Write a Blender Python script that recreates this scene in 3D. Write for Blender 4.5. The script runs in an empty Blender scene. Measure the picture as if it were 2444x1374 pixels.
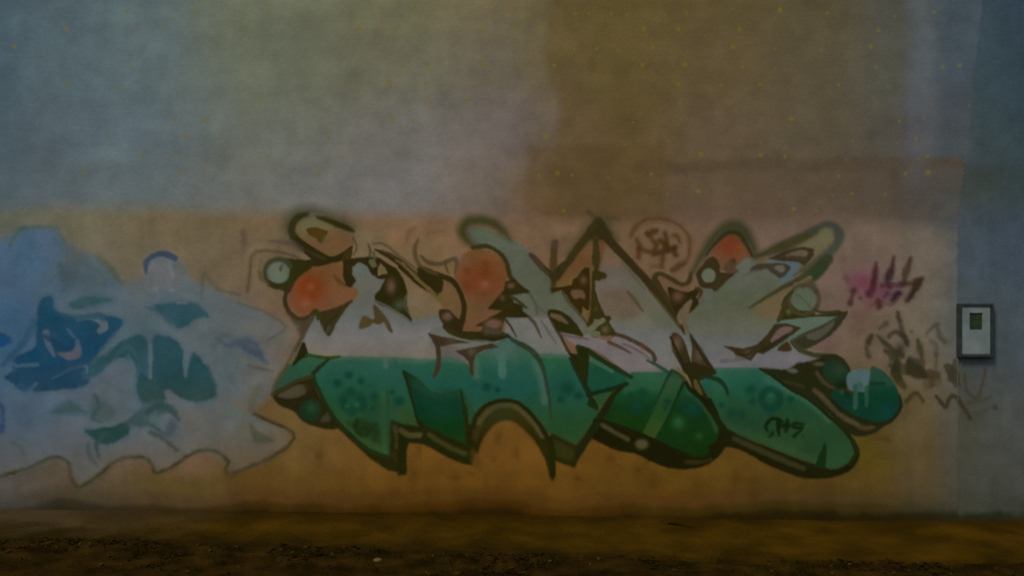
import bpy, bmesh, math, random
import numpy as np
from mathutils import Vector

random.seed(7)
rng = np.random.default_rng(7)
SC = bpy.context.scene
COL = SC.collection
R = math.radians

# ------------------------------------------------------------------ camera, light, exposure
S = 1.0 / 300.0            # metres on the wall per photo pixel
DIST = 7.2                 # camera to wall
PIL = 0.004                # the pillar stands this far proud of the wall
EYE = (1225 - 687) * S     # eye height: the view is level
cam = bpy.data.cameras.new('camera')
cam_o = bpy.data.objects.new('camera', cam)
COL.objects.link(cam_o)
cam_o.location = (0, -DIST, EYE)
cam_o.rotation_euler = (R(90), 0, 0)
cam.sensor_width = 36
cam.lens = 36 * DIST / (2444 * S)
cam.clip_end = 2000
cam.dof.use_dof = True
cam.dof.focus_distance = 9.4
cam.dof.aperture_fstop = 1.9
SC.camera = cam_o

SUN_EL, SUN_AZ = R(52), R(222)      # high soft light from the upper left, in front of the wall
world = bpy.data.worlds.new('World')
SC.world = world
world.use_nodes = True
wn = world.node_tree.nodes
wl = world.node_tree.links
sky = wn.new('ShaderNodeTexSky')
sky.sky_type = 'NISHITA'
sky.sun_disc = False
sky.sun_elevation = SUN_EL
sky.sun_rotation = SUN_AZ
sky.dust_density = 4.0
sky.air_density = 1.2
wl.new(sky.outputs[0], wn['Background'].inputs[0])
wn['Background'].inputs[1].default_value = 0.06
sun = bpy.data.lights.new('sun', 'SUN')
sun.energy = 1.3
sun.angle = R(14)
sun.color = (1.0, 0.93, 0.82)
sun_o = bpy.data.objects.new('sun', sun)
COL.objects.link(sun_o)
d = Vector((math.sin(SUN_AZ) * math.cos(SUN_EL), math.cos(SUN_AZ) * math.cos(SUN_EL), math.sin(SUN_EL)))
sun_o.rotation_euler = d.to_track_quat('Z', 'Y').to_euler()
SC.view_settings.view_transform = 'Standard'
SC.view_settings.look = 'None'
SC.view_settings.gamma = 1
SC.view_settings.exposure = EXPO = -0.32
SC.view_settings.use_curve_mapping = False
# how much a vertical surface of albedo 1 sends back, per channel, under this light (measured once)
K = np.array([0.346, 0.330, 0.318])

# ------------------------------------------------------------------ helpers
def tag(o, label=None, cat=None, group=None, kind=None):
    if label: o['label'] = label
    if cat: o['category'] = cat
    if group: o['group'] = group
    if kind: o['kind'] = kind
    return o

def empty(name, loc=(0, 0, 0)):
    o = bpy.data.objects.new(name, None)
    COL.objects.link(o)
    o.location = loc
    o.empty_display_size = 0.2
    return o

def mesh_obj(name, verts, faces, mat, parent=None, smooth=False):
    me = bpy.data.meshes.new(name)
    me.from_pydata(verts, [], faces)
    me.materials.append(mat)
    if smooth:
        me.polygons.foreach_set('use_smooth', [True] * len(me.polygons))
    o = bpy.data.objects.new(name, me)
    COL.objects.link(o)
    if parent:
        o.parent = parent
        o.matrix_parent_inverse = Matrix_T(-parent.location)
    return o

from mathutils import Matrix
def Matrix_T(v): return Matrix.Translation(v)

def bm_obj(name, bm, mat, parent=None, smooth=False):
    me = bpy.data.meshes.new(name)
    bm.to_mesh(me)
    bm.free()
    me.materials.append(mat)
    if smooth:
        me.polygons.foreach_set('use_smooth', [True] * len(me.polygons))
    o = bpy.data.objects.new(name, me)
    COL.objects.link(o)
    if parent:
        o.parent = parent
        o.matrix_parent_inverse = Matrix_T(-parent.location)
    return o

def add_box(bm, x0, x1, y0, y1, z0, z1, bev=0.0):
    r = bmesh.ops.create_cube(bm, size=1)
    vs = r['verts']
    for v in vs:
        v.co = Vector((x0 + (v.co.x + .5) * (x1 - x0), y0 + (v.co.y + .5) * (y1 - y0), z0 + (v.co.z + .5) * (z1 - z0)))
    if bev:
        es = list({e for v in vs for e in v.link_edges})
        bmesh.ops.bevel(bm, geom=es, offset=bev, segments=2, affect='EDGES')

def lin(c):
    c = np.asarray(c, float) / 255.0
    return np.where(c <= 0.04045, c / 12.92, ((c + 0.055) / 1.055) ** 2.4)

def alb(c):
    """paint albedo for the colour a wall shows under this light"""
    return np.clip(lin(c) / K, 0.0, 0.9)

def W(u, v, off=0.0):
    """photo-measured wall position -> world point on the wall face"""
    return ((u - 1222) * S, -off, EYE + (687 - v) * S)

_perm = rng.random((512, 512))
def vnoise(x, y):
    xi = np.floor(x).astype(int); yi = np.floor(y).astype(int)
    fx = x - xi; fy = y - yi
    fx = fx * fx * (3 - 2 * fx); fy = fy * fy * (3 - 2 * fy)
    a = _perm[xi % 512, yi % 512]; b = _perm[(xi + 1) % 512, yi % 512]
    c = _perm[xi % 512, (yi + 1) % 512]; e = _perm[(xi + 1) % 512, (yi + 1) % 512]
    return (a * (1 - fx) + b * fx) * (1 - fy) + (c * (1 - fx) + e * fx) * fy - 0.5

def fbm(x, y, n=4):
    s = 0; a = 1.0; t = 0
    for i in range(n):
        s = s + a * vnoise(x * 2 ** i + 17 * i, y * 2 ** i + 31 * i); t += a; a *= 0.55
    return s / t

# ------------------------------------------------------------------ materials
def new_mat(name):
    m = bpy.data.materials.new(name)
    m.use_nodes = True
    nt = m.node_tree
    b = nt.nodes['Principled BSDF']
    return m, nt, b

def mat_noise(name, c1, c2, scale=8.0, rough=0.85, bump=0.2, bscale=60.0, spec=0.25, metal=0.0, detail=6):
    m, nt, b = new_mat(name)
    tc = nt.nodes.new('ShaderNodeTexCoord')
    n = nt.nodes.new('ShaderNodeTexNoise'); n.inputs['Scale'].default_value = scale; n.inputs['Detail'].default_value = detail
    r = nt.nodes.new('ShaderNodeValToRGB')
    r.color_ramp.elements[0].position = 0.35; r.color_ramp.elements[1].position = 0.68
    r.color_ramp.elements[0].color = (*c1, 1); r.color_ramp.elements[1].color = (*c2, 1)
    nt.links.new(tc.outputs['Object'], n.inputs['Vector'])
    nt.links.new(n.outputs[0], r.inputs[0])
    nt.links.new(r.outputs[0], b.inputs['Base Color'])
    b.inputs['Roughness'].default_value = rough
    b.inputs['Specular IOR Level'].default_value = spec
    b.inputs['Metallic'].default_value = metal
    n2 = nt.nodes.new('ShaderNodeTexNoise'); n2.inputs['Scale'].default_value = bscale; n2.inputs['Detail'].default_value = 5
    nt.links.new(tc.outputs['Object'], n2.inputs['Vector'])
    bp = nt.nodes.new('ShaderNodeBump'); bp.inputs['Strength'].default_value = bump; bp.inputs['Distance'].default_value = 0.02
    nt.links.new(n2.outputs[0], bp.inputs['Height'])
    nt.links.new(bp.outputs[0], b.inputs['Normal'])
    return m

def paint_mat(name, mottle=0.22, bump=0.25, rough=0.9, fleck=False):
    """colour laid on the wall: colour attribute x fine grain, ragged by the plaster below it"""
    m, nt, b = new_mat(name)
    N, L = nt.nodes, nt.links
    tc = N.new('ShaderNodeTexCoord')
    at = N.new('ShaderNodeAttribute'); at.attribute_name = 'paint'
    n1 = N.new('ShaderNodeTexNoise'); n1.inputs['Scale'].default_value = 5; n1.inputs['Detail'].default_value = 8; n1.inputs['Roughness'].default_value = 0.65
    L.new(tc.outputs['Object'], n1.inputs['Vector'])
    mr = N.new('ShaderNodeMapRange'); mr.inputs[1].default_value = 0.3; mr.inputs[2].default_value = 0.7
    mr.inputs[3].default_value = 1 - mottle; mr.inputs[4].default_value = 1 + mottle
    L.new(n1.outputs[0], mr.inputs[0])
    mx = N.new('ShaderNodeVectorMath'); mx.operation = 'SCALE'
    L.new(at.outputs['Color'], mx.inputs[0]); L.new(mr.outputs[0], mx.inputs['Scale'])
    src = mx.outputs[0]
    if fleck:      # small yellowish specks
        sx = N.new('ShaderNodeSeparateXYZ'); cx = N.new('ShaderNodeCombineXYZ'); L.new(tc.outputs['Object'], sx.inputs[0])
        L.new(sx.outputs[0], cx.inputs[0]); L.new(sx.outputs[2], cx.inputs[1])
        vo = N.new('ShaderNodeTexVoronoi'); vo.voronoi_dimensions = '2D'; vo.inputs['Scale'].default_value = 7.0; vo.inputs['Randomness'].default_value = 1.0
        L.new(cx.outputs[0], vo.inputs['Vector'])
        sp = N.new('ShaderNodeSeparateColor'); L.new(vo.outputs['Color'], sp.inputs[0])
        sz = N.new('ShaderNodeMath'); sz.operation = 'POWER'; sz.inputs[1].default_value = 3.0; L.new(sp.outputs[1], sz.inputs[0])
        s2 = N.new('ShaderNodeMath'); s2.operation = 'MULTIPLY_ADD'; s2.inputs[1].default_value = 0.19; s2.inputs[2].default_value = 0.015; L.new(sz.outputs[0], s2.inputs[0])
        dv = N.new('ShaderNodeMath'); dv.operation = 'DIVIDE'; L.new(vo.outputs['Distance'], dv.inputs[0]); L.new(s2.outputs[0], dv.inputs[1])
        lt = N.new('ShaderNodeMapRange'); lt.inputs[1].default_value = 1.0; lt.inputs[2].default_value = 0.3
        lt.inputs[3].default_value = 0; lt.inputs[4].default_value = 0.62
        L.new(dv.outputs[0], lt.inputs[0])
        gt = N.new('ShaderNodeMath'); gt.operation = 'GREATER_THAN'; gt.inputs[1].default_value = 0.15
        L.new(sp.outputs[0], gt.inputs[0])
        ml = N.new('ShaderNodeMath'); ml.operation = 'MULTIPLY'
        L.new(lt.outputs[0], ml.inputs[0]); L.new(gt.outputs[0], ml.inputs[1])
        mm = N.new('ShaderNodeMixRGB'); mm.inputs[2].default_value = (*alb((110, 100, 14)), 1)
        L.new(ml.outputs[0], mm.inputs[0]); L.new(src, mm.inputs[1])
        src = mm.outputs[0]
    L.new(src, b.inputs['Base Color'])
    b.inputs['Roughness'].default_value = rough
    b.inputs['Specular IOR Level'].default_value = 0.12
    n2 = N.new('ShaderNodeTexNoise'); n2.inputs['Scale'].default_value = 45; n2.inputs['Detail'].default_value = 6
    L.new(tc.outputs['Object'], n2.inputs['Vector'])
    bp = N.new('ShaderNodeBump'); bp.inputs['Strength'].default_value = bump; bp.inputs['Distance'].default_value = 0.01
    L.new(n2.outputs[0], bp.inputs['Height']); L.new(bp.outputs[0], b.inputs['Normal'])
    return m

M_PAINT = paint_mat('spray_paint', mottle=0.15, bump=0.16)
M_PLASTER = paint_mat('vignetted_plaster', mottle=0.15, bump=0.22, fleck=True)
M_WASH = paint_mat('old_wall_paint', mottle=0.15, bump=0.2)
M_CONC = mat_noise('grey_concrete', alb((60, 60, 56)), alb((76, 78, 74)), 3, 0.9, 0.3, 40)

# ------------------------------------------------------------------ painting on the wall
# every coat of paint is a fine sheet of quads on the wall carrying colour and cover per point
VIEWS = {'a': (560, 460, 4.042), 'b': (560, 740, 3.272), 'c': (960, 460, 3.616), 'd': (960, 780, 3.616),
         'e': (1380, 480, 3.272), 'f': (1380, 800, 3.816), 'g': (1700, 480, 3.616), 'h': (1700, 800, 3.616),
         'i': (1800, 960, 12.49), 'j': (780, 960, 12.49), 'm': (1320, 640, 8.589), 'o': (0, 500, 1.8566),
         'p': (1490, 510, 9.159), 'q': (2000, 590, 8.586), 'r': (2050, 740, 7.632), 's': (1980, 560, 2.987),
         'w': (0, 0, 1.0)}
VW = ['w']
def view(k): VW[0] = k
def sc(): return VIEWS[VW[0]][2]
def P(pts):
    ox, oy, k = VIEWS[VW[0]]
    return np.array([(ox + x / k, oy + y / k) for x, y in pts], float)

def smooth_pts(p, closed, n=6):
    p = np.asarray(p, float); m = len(p); out = []
    rngm = range(m if closed else m - 1)
    for i in rngm:
        p0 = p[(i - 1) % m] if (closed or i > 0) else p[0]
        p1 = p[i]; p2 = p[(i + 1) % m]
        p3 = p[(i + 2) % m] if (closed or i + 2 < m) else p[-1]
        for t in np.linspace(0, 1, n, endpoint=False):
            out.append(0.5 * ((2 * p1) + (-p0 + p2) * t + (2 * p0 - 5 * p1 + 4 * p2 - p3) * t * t + (-p0 + 3 * p1 - 3 * p2 + p3) * t ** 3))
    if not closed: out.append(p[-1])
    return np.array(out)

WF = [1.0]
class Coat:
    """one coat of paint, sampled every q photo pixels"""
    def __init__(self, x0, y0, x1, y1, q=2.0, warp=1.2):
        self.q = q
        if q == 2: x0, y0 = 2 * math.floor(x0 / 2), 2 * math.floor(y0 / 2)
        self.xs = np.arange(x0, x1 + q, q); self.ys = np.arange(y0, y1 + q, q)
        X, Y = np.meshgrid(self.xs, self.ys)
        self.X0, self.Y0 = X, Y
        self.X = X + warp * 2 * fbm(X / 9, Y / 9, 2) ; self.Y = Y + warp * 2 * fbm(X / 9 + 90, Y / 9 + 40, 2)
        self.rgb = np.zeros(X.shape + (3,)); self.a = np.zeros(X.shape); self.grow = 0.0
    def win(self, p, pad):
        i0 = max(0, int((p[:, 0].min() - pad - self.xs[0]) / self.q)); i1 = min(len(self.xs), int((p[:, 0].max() + pad - self.xs[0]) / self.q) + 2)
        j0 = max(0, int((p[:, 1].min() - pad - self.ys[0]) / self.q)); j1 = min(len(self.ys), int((p[:, 1].max() + pad - self.ys[0]) / self.q) + 2)
        return slice(j0, max(j0, j1)), slice(i0, max(i0, i1))
    def lay(self, w, mask, colour):
        a0 = self.a[w]; a = a0 + mask * (1 - a0)
        c = np.asarray(colour)
        if c.ndim == 1: c = np.broadcast_to(c, mask.shape + (3,))
        f = (mask / np.maximum(a, 1e-6))[..., None]
        self.rgb[w] = self.rgb[w] * (1 - f) + c * f
        self.a[w] = a
    def colour(self, w, c):
        """c: one colour, or stops [(position, colour)...] down the wall"""
        if isinstance(c, list):
            return ramp(self.Y[w], c)
        return alb(c)
    def fill(self, pts, c, soft=2.2, alpha=1.0, smooth=True, wear=0.0):
        p = P(pts)
        if smooth: p = smooth_pts(p, True, 5)
        w = self.win(p, soft + 3 + self.grow)
        X, Y = self.X[w], self.Y[w]
        if X.size == 0: return self
        ins = np.zeros(X.shape, bool); dd = np.full(X.shape, 1e9)
        x1, y1 = p[-1]
        for x2, y2 in p:
            if y1 != y2:
                cr = ((y1 > Y) != (y2 > Y)) & (X < (x2 - x1) * (Y - y1) / (y2 - y1) + x1)
                ins ^= cr
            dx, dy = x2 - x1, y2 - y1; l = dx * dx + dy * dy
            if l > 0:
                t = np.clip(((X - x1) * dx + (Y - y1) * dy) / l, 0, 1)
                dd = np.minimum(dd, (X - x1 - t * dx) ** 2 + (Y - y1 - t * dy) ** 2)
            x1, y1 = x2, y2
        sd = np.sqrt(dd) * np.where(ins, 1, -1) + self.grow
        m = np.clip(sd / (2 * soft) + 0.5, 0, 1); m = m * m * (3 - 2 * m) * alpha
        if wear: m = m * np.clip(1 - wear * (0.5 + 2.2 * fbm(X / 40, Y / 40, 4)), 0, 1)
        self.lay(w, m, self.colour(w, c))
        return self
    def line(self, pts, width, c, soft=2.2, alpha=1.0, smooth=True, wear=0.0):
        k = sc()
        p = P(pts)
        wd = np.array(width if isinstance(width, (list, tuple)) else [width] * len(p), float) / k * WF[0]
        q3 = np.column_stack([p, wd])
        if smooth and len(p) > 2: q3 = smooth_pts(q3, False, 5)
        w = self.win(q3, q3[:, 2].max() + soft + 3)
        X, Y = self.X[w], self.Y[w]
        if X.size == 0: return self
        best = np.full(X.shape, -1e9)
        for (x1, y1, w1), (x2, y2, w2) in zip(q3[:-1], q3[1:]):
            dx, dy = x2 - x1, y2 - y1; l = dx * dx + dy * dy + 1e-9
            t = np.clip(((X - x1) * dx + (Y - y1) * dy) / l, 0, 1)
            dd = np.sqrt((X - x1 - t * dx) ** 2 + (Y - y1 - t * dy) ** 2)
            best = np.maximum(best, (w1 + t * (w2 - w1)) / 2 - dd)
        m = np.clip((best + self.grow) / (2 * soft) + 0.5, 0, 1); m = m * m * (3 - 2 * m) * alpha
        if wear: m = m * np.clip(1 - wear * (0.5 + 2.2 * fbm(X / 25, Y / 25, 4)), 0, 1)
        self.lay(w, m, self.colour(w, c))
        return self
    def blob(self, x, y, r, c, alpha=1.0, ry=None, hard=0.0):
        p = P([(x, y)]); k = sc(); rx = r / k; ry = (ry / k) if ry else rx
        w = self.win(p, max(rx, ry) * 2.2 + 2)
        X, Y = self.X[w], self.Y[w]
        if X.size == 0: return self
        d = np.sqrt(((X - p[0, 0]) / rx) ** 2 + ((Y - p[0, 1]) / ry) ** 2)
        m = np.exp(-(np.maximum(d - hard, 0) / (1.0001 - hard)) ** 2 * 1.3) * alpha
        m[m < 0.02] = 0
        self.lay(w, m, self.colour(w, c))
        return self
    def ring(self, x, y, r, width, c, soft=2.2, alpha=1.0, a0=0, a1=360):
        pts = [(x + r * math.cos(R(t)), y + r * math.sin(R(t))) for t in np.linspace(a0, a1, 14)]
        return self.line(pts, width, c, soft, alpha)
    def build(self, name, mat, off, parent=None, cut=0.02, full=False, over_pillar=False):
        """lay the coat over whatever is on the wall already: where paint is thin the colour below shows in it"""
        a = self.a
        cell = np.maximum.reduce([a[:-1, :-1], a[1:, :-1], a[:-1, 1:], a[1:, 1:]]) > cut
        if full: cell[:] = True
        under = sheet_read(self.X0, self.Y0)
        rgb = under * (1 - a[..., None]) + self.rgb * a[..., None]
        sheet_write(self, rgb)
        jj, ii = np.nonzero(cell)
        n = len(self.xs)
        quad = np.stack([jj * n + ii, (jj + 1) * n + ii, (jj + 1) * n + ii + 1, jj * n + ii + 1], 1)
        used, inv = np.unique(quad, return_inverse=True)
        quad = inv.reshape(-1, 4)
        u = self.X0.ravel()[used]; v = self.Y0.ravel()[used]
        step = np.where(u > 2285, PIL, 0.0) if over_pillar else 0.0
        co = np.stack([(u - 1222) * S, np.full(u.shape, -off) - step, EYE + (687 - v) * S], 1)
        me = bpy.data.meshes.new(name)
        me.vertices.add(len(co)); me.vertices.foreach_set('co', co.astype(np.float32).ravel())
        nf = len(quad)
        me.loops.add(nf * 4); me.loops.foreach_set('vertex_index', quad.astype(np.int32).ravel())
        me.polygons.add(nf); me.polygons.foreach_set('loop_start', np.arange(0, nf * 4, 4, dtype=np.int32))
        me.update(calc_edges=True)
        ca = me.color_attributes.new('paint', 'FLOAT_COLOR', 'POINT')
        cc = np.concatenate([rgb.reshape(-1, 3)[used], np.ones((len(used), 1))], 1)
        ca.data.foreach_set('color', cc.astype(np.float32).ravel())
        me.materials.append(mat)
        o = bpy.data.objects.new(name, me)
        COL.objects.link(o)
        if parent:
            o.parent = parent
            o.matrix_parent_inverse = Matrix_T(-parent.location)
        return o

# what colour the wall has so far, every 2 photo pixels (0.67 cm)
SU, SV = np.arange(-20, 2470, 2.0), np.arange(-40, 1260, 2.0)
SHEET = np.zeros((len(SV), len(SU), 3))
def bilin(img, fx, fy):
    fx = np.clip(fx, 0, img.shape[1] - 1.001); fy = np.clip(fy, 0, img.shape[0] - 1.001)
    i = fx.astype(int); j = fy.astype(int); a = (fx - i)[..., None]; b = (fy - j)[..., None]
    return (img[j, i] * (1 - a) + img[j, i + 1] * a) * (1 - b) + (img[j + 1, i] * (1 - a) + img[j + 1, i + 1] * a) * b
def sheet_read(X, Y):
    return bilin(SHEET, (X - SU[0]) / 2, (Y - SV[0]) / 2)
def sheet_write(c, rgb):
    iu = np.nonzero((SU >= c.xs[0]) & (SU <= c.xs[-1]))[0]; iv = np.nonzero((SV >= c.ys[0]) & (SV <= c.ys[-1]))[0]
    if len(iu) == 0 or len(iv) == 0: return
    U, V = np.meshgrid(SU[iu], SV[iv])
    SHEET[np.ix_(iv, iu)] = bilin(rgb, (U - c.xs[0]) / c.q, (V - c.ys[0]) / c.q)

def ramp(t, stops):
    ps = np.array([s[0] for s in stops], float); cs = np.array([alb(s[1]) for s in stops])
    return np.stack([np.interp(t, ps, cs[:, k]) for k in range(3)], -1)

def table(X, Y, us, vs, cols):
    """smooth table of wall colours over (u, v)"""
    A = np.array([[alb(c) for c in row] for row in cols])
    fi = np.interp(X, us, np.arange(len(us))); fj = np.interp(Y, vs, np.arange(len(vs)))
    i = np.clip(np.floor(fi).astype(int), 0, len(us) - 2); j = np.clip(np.floor(fj).astype(int), 0, len(vs) - 2)
    a = fi - i; b = fj - j
    a = a * a * (3 - 2 * a); b = b * b * (3 - 2 * b)
    a = a[..., None]; b = b[..., None]
    return (A[j, i] * (1 - a) + A[j, i + 1] * a) * (1 - b) + (A[j + 1, i] * (1 - a) + A[j + 1, i + 1] * a) * b

# ------------------------------------------------------------------ the wall
GROUND_V = 1226
wall_bm = bmesh.new()
add_box(wall_bm, -14, 11, 0.004, 0.30, -0.3, 6.2)
wall = bm_obj('wall', wall_bm, M_CONC)
tag(wall, 'long plastered wall with faded ochre lower half, covered in graffiti', 'wall')

# upper plaster: painted vignette from grey-green side to buff middle, brown beyond the repaint edge
pl = Coat(-2200, -420, 2400, GROUND_V + 40, q=7, warp=0)
X, Y = pl.X0, pl.Y0
Xw = X + 90 * fbm(X / 260, Y / 260, 4); Yw = Y + 60 * fbm(X / 260 + 50, Y / 260, 4)
us = [0, 140, 330, 620, 950, 1180, 1298, 1332, 1480, 1700, 1950, 2120, 2195, 2290]
vs = [0, 160, 320, 450, 540, 900, 1226]
cols = [
 [(70,88,98),(80,97,103),(90,105,106),(102,107,88),(107,105,79),(106,97,73),(98,88,62),(93,80,48),(91,78,44),(90,78,48),(84,76,54),(78,78,70),(82,88,90),(66,78,86)],
 [(70,88,98),(80,97,103),(90,105,108),(102,107,90),(104,102,84),(102,95,79),(102,92,68),(94,80,50),(91,78,45),(92,78,52),(85,77,58),(80,80,70),(82,88,92),(68,78,86)],
 [(74,90,98),(82,96,103),(91,105,111),(103,107,97),(107,105,98),(108,99,94),(100,88,74),(96,80,54),(93,76,46),(94,80,60),(86,77,60),(80,76,68),(84,84,88),(70,76,80)],
 [(76,90,96),(84,96,101),(94,105,108),(107,108,102),(111,108,106),(108,97,87),(104,84,60),(97,79,52),(95,77,50),(94,78,60),(88,76,62),(80,72,62),(76,74,72),(68,72,72)],
 [(86,90,84),(95,96,86),(103,102,90),(104,101,90),(111,101,91),(106,91,77),(104,82,62),(98,76,54),(96,76,54),(98,78,64),(96,80,66),(88,78,66),(80,76,70),(72,76,78)],
 [(86,84,76)]*14, [(80,72,56)]*14]
pl.rgb[:] = table(Xw, Yw, us, vs, cols)
pl.rgb *= (1 + 0.30 * fbm(X / 120, Y / 90, 5) + 0.07 * fbm(X / 240, Y / 18, 3) + 0.03 * fbm(X / 16, Y / 240, 3) + 0.10 * fbm(X / 34, Y / 30, 3))[..., None]
pl.a[:] = 1
pl.build('plaster', M_PLASTER, 0.0, wall, full=True)

# repainted patches and the old ochre band along the foot of the wall
view('w')
c = Coat(1225, -420, 2296, 560, q=4, warp=3)
c.fill([(1322,-500),(1700,-500),(2380,-500),(2380,-20),(1900,20),(1700,30),(1330,15)], (84,72,36), soft=30, alpha=0.06, smooth=False, wear=0.8)
c.fill([(1318,-500),(1318,120),(1312,345),(1590,342),(1640,200),(1560,-500)], (86,70,34), soft=30, alpha=0.06, smooth=False, wear=0.7)
c.build('repaint_patch', M_PLASTER, 0.0003, wall)
c = Coat(1225, 300, 1640, 560, q=4, warp=3)
c.fill([(1266,352),(1380,344),(1500,346),(1588,336),(1592,420),(1586,520),(1420,530),(1290,515),(1252,490)], (82,64,34), soft=12, alpha=0.55, smooth=False, wear=0.4)
c.build('repaint_patch', M_PLASTER, 0.0005, wall)
c = Coat(1560, 350, 2300, 560, q=4, warp=3)
c.fill([(1592,388),(1750,380),(2000,376),(2310,376),(2310,400),(2000,412),(1760,408),(1592,420)], (70,58,40), soft=9, alpha=0.5, smooth=False, wear=0.5)
c.fill([(1592,392),(2310,380),(2310,520),(1592,520)], (82,68,50), soft=20, alpha=0.45, smooth=False, wear=0.6)
c.build('repaint_patch', M_PLASTER, 0.0007, wall)

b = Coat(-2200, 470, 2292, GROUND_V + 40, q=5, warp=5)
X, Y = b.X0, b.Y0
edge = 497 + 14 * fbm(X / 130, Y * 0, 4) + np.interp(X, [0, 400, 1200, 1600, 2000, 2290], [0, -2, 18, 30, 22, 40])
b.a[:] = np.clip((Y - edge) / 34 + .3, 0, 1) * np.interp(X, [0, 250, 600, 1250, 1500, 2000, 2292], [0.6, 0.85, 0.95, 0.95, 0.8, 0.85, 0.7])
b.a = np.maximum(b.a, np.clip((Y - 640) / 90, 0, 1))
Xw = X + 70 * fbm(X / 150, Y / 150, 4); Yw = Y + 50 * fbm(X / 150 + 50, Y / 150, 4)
us = [0, 180, 420, 640, 1000, 1222, 1600, 1900, 2080, 2200, 2290]  # the ochres also carry the vignette painted across the wall
vs = [500, 620, 800, 1000, 1090, 1150, 1190, 1210, 1232]  # last rows darken with grime and painted contact shade
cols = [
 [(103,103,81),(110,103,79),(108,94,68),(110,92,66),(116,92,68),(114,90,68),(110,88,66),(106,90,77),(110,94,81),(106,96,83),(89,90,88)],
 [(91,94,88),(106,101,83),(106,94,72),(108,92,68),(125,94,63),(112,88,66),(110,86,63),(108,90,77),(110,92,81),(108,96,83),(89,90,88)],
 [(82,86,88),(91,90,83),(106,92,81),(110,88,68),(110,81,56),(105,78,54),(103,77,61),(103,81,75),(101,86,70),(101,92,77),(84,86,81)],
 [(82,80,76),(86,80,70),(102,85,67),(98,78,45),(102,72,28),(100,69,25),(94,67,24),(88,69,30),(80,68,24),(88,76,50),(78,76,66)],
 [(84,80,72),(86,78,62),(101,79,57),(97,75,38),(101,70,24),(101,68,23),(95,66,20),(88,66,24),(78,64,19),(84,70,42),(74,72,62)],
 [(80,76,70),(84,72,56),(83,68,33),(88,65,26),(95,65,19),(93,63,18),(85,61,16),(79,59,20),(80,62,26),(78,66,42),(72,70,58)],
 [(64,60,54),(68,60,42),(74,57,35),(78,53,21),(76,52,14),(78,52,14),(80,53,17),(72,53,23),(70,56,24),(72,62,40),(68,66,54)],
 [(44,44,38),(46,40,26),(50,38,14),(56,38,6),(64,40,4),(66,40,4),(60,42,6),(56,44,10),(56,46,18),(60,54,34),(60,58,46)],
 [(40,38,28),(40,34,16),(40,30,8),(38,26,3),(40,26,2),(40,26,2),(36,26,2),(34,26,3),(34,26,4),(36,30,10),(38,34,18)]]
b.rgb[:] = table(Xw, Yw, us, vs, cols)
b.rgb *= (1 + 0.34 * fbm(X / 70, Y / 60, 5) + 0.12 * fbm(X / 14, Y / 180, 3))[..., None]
def smudge(x, y, rx, ry, col, al): b.blob(x, y, rx, col, al, ry=ry)
for (x, y, rx, ry) in [(762,1090,12,22),(985,1130,14,40),(1000,1070,10,24),(1085,1140,16,10),(1120,1128,12,6),(1160,1150,7,14),(1190,1040,14,20),(1232,1080,10,24),
                       (1180,1095,10,12),(1380,1140,10,8),(1460,1095,14,16),(1520,1120,12,20),(1545,1090,10,24),(1660,1160,20,30),(1760,1140,16,30),(1560,1150,14,26),
                       (1740,1190,18,26),(1800,1175,20,30),(1910,1165,14,8),(1985,1158,18,8),(2100,1045,22,6),(2120,1050,14,6),(580,600,8,26),(580,560,9,14),(640,575,26,6),(2010,620,12,16),(2050,790,20,30)]:
    smudge(x, y, rx, ry, (72,46,14) if y > 900 else (92,74,56), 0.55)
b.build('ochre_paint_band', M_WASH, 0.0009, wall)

# ------------------------------------------------------------------ pillar at the wall's end
M_PIL = mat_noise('pillar_render', alb((48, 58, 62)), alb((58, 66, 68)), 2.2, 0.9, 0.35, 40)
nt = M_PIL.node_tree
def pillar_section(bm, prof):
    vv = np.arange(-760, 1268, 14.0)
    uu = np.interp(vv, [p[1] for p in prof], [p[0] for p in prof]) + 7 * fbm(vv / 60, vv * 0 + 3, 4) + 3 * fbm(vv / 14, vv * 0 + 8, 2)
    prof = list(zip(uu, vv))
    """prof: [(u_left, v)] from the top down; the face stands a little proud of the wall"""
    xr = (2760 - 1222) * S
    front = []; back = []; fr = []; bk = []
    for u, v in prof:
        x = (u - 1222) * S; z = EYE + (687 - v) * S
        front.append(bm.verts.new((x + 0.008, -PIL, z))); back.append(bm.verts.new((x, 0.002, z)))
        fr.append(bm.verts.new((xr, -PIL, z))); bk.append(bm.verts.new((xr, 0.002, z)))
    for i in range(len(prof) - 1):
        bm.faces.new((front[i], front[i+1], fr[i+1], fr[i]))
        bm.faces.new((back[i], back[i+1], front[i+1], front[i]))
        bm.faces.new((fr[i], fr[i+1], bk[i+1], bk[i]))
    bm.faces.new((front[0], fr[0], bk[0], back[0]))
    bm.faces.new((front[-1], back[-1], bk[-1], fr[-1]))
bm = bmesh.new()
pillar_section(bm, [(2372,-760),(2345,0),(2322,200),(2308,378),(2304,384),(2292,460),(2286,520),(2283,700),(2284,1000),(2286,1232)])
bmesh.ops.recalc_face_normals(bm, faces=bm.faces)
pil = bm_obj('pillar', bm, M_PIL)
tag(pil, 'grey-blue rendered pillar at the wall end carrying the meter box', 'pillar')
pc = Coat(2278, -420, 2756, 1262, q=2, warp=0)
X, Y = pc.X0, pc.Y0
us = [2290, 2360, 2444, 2700]; vs = [0, 200, 380, 420, 600, 800, 1000, 1150, 1212, 1234]  # vignette at the view's edge is mixed into these greys
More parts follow.
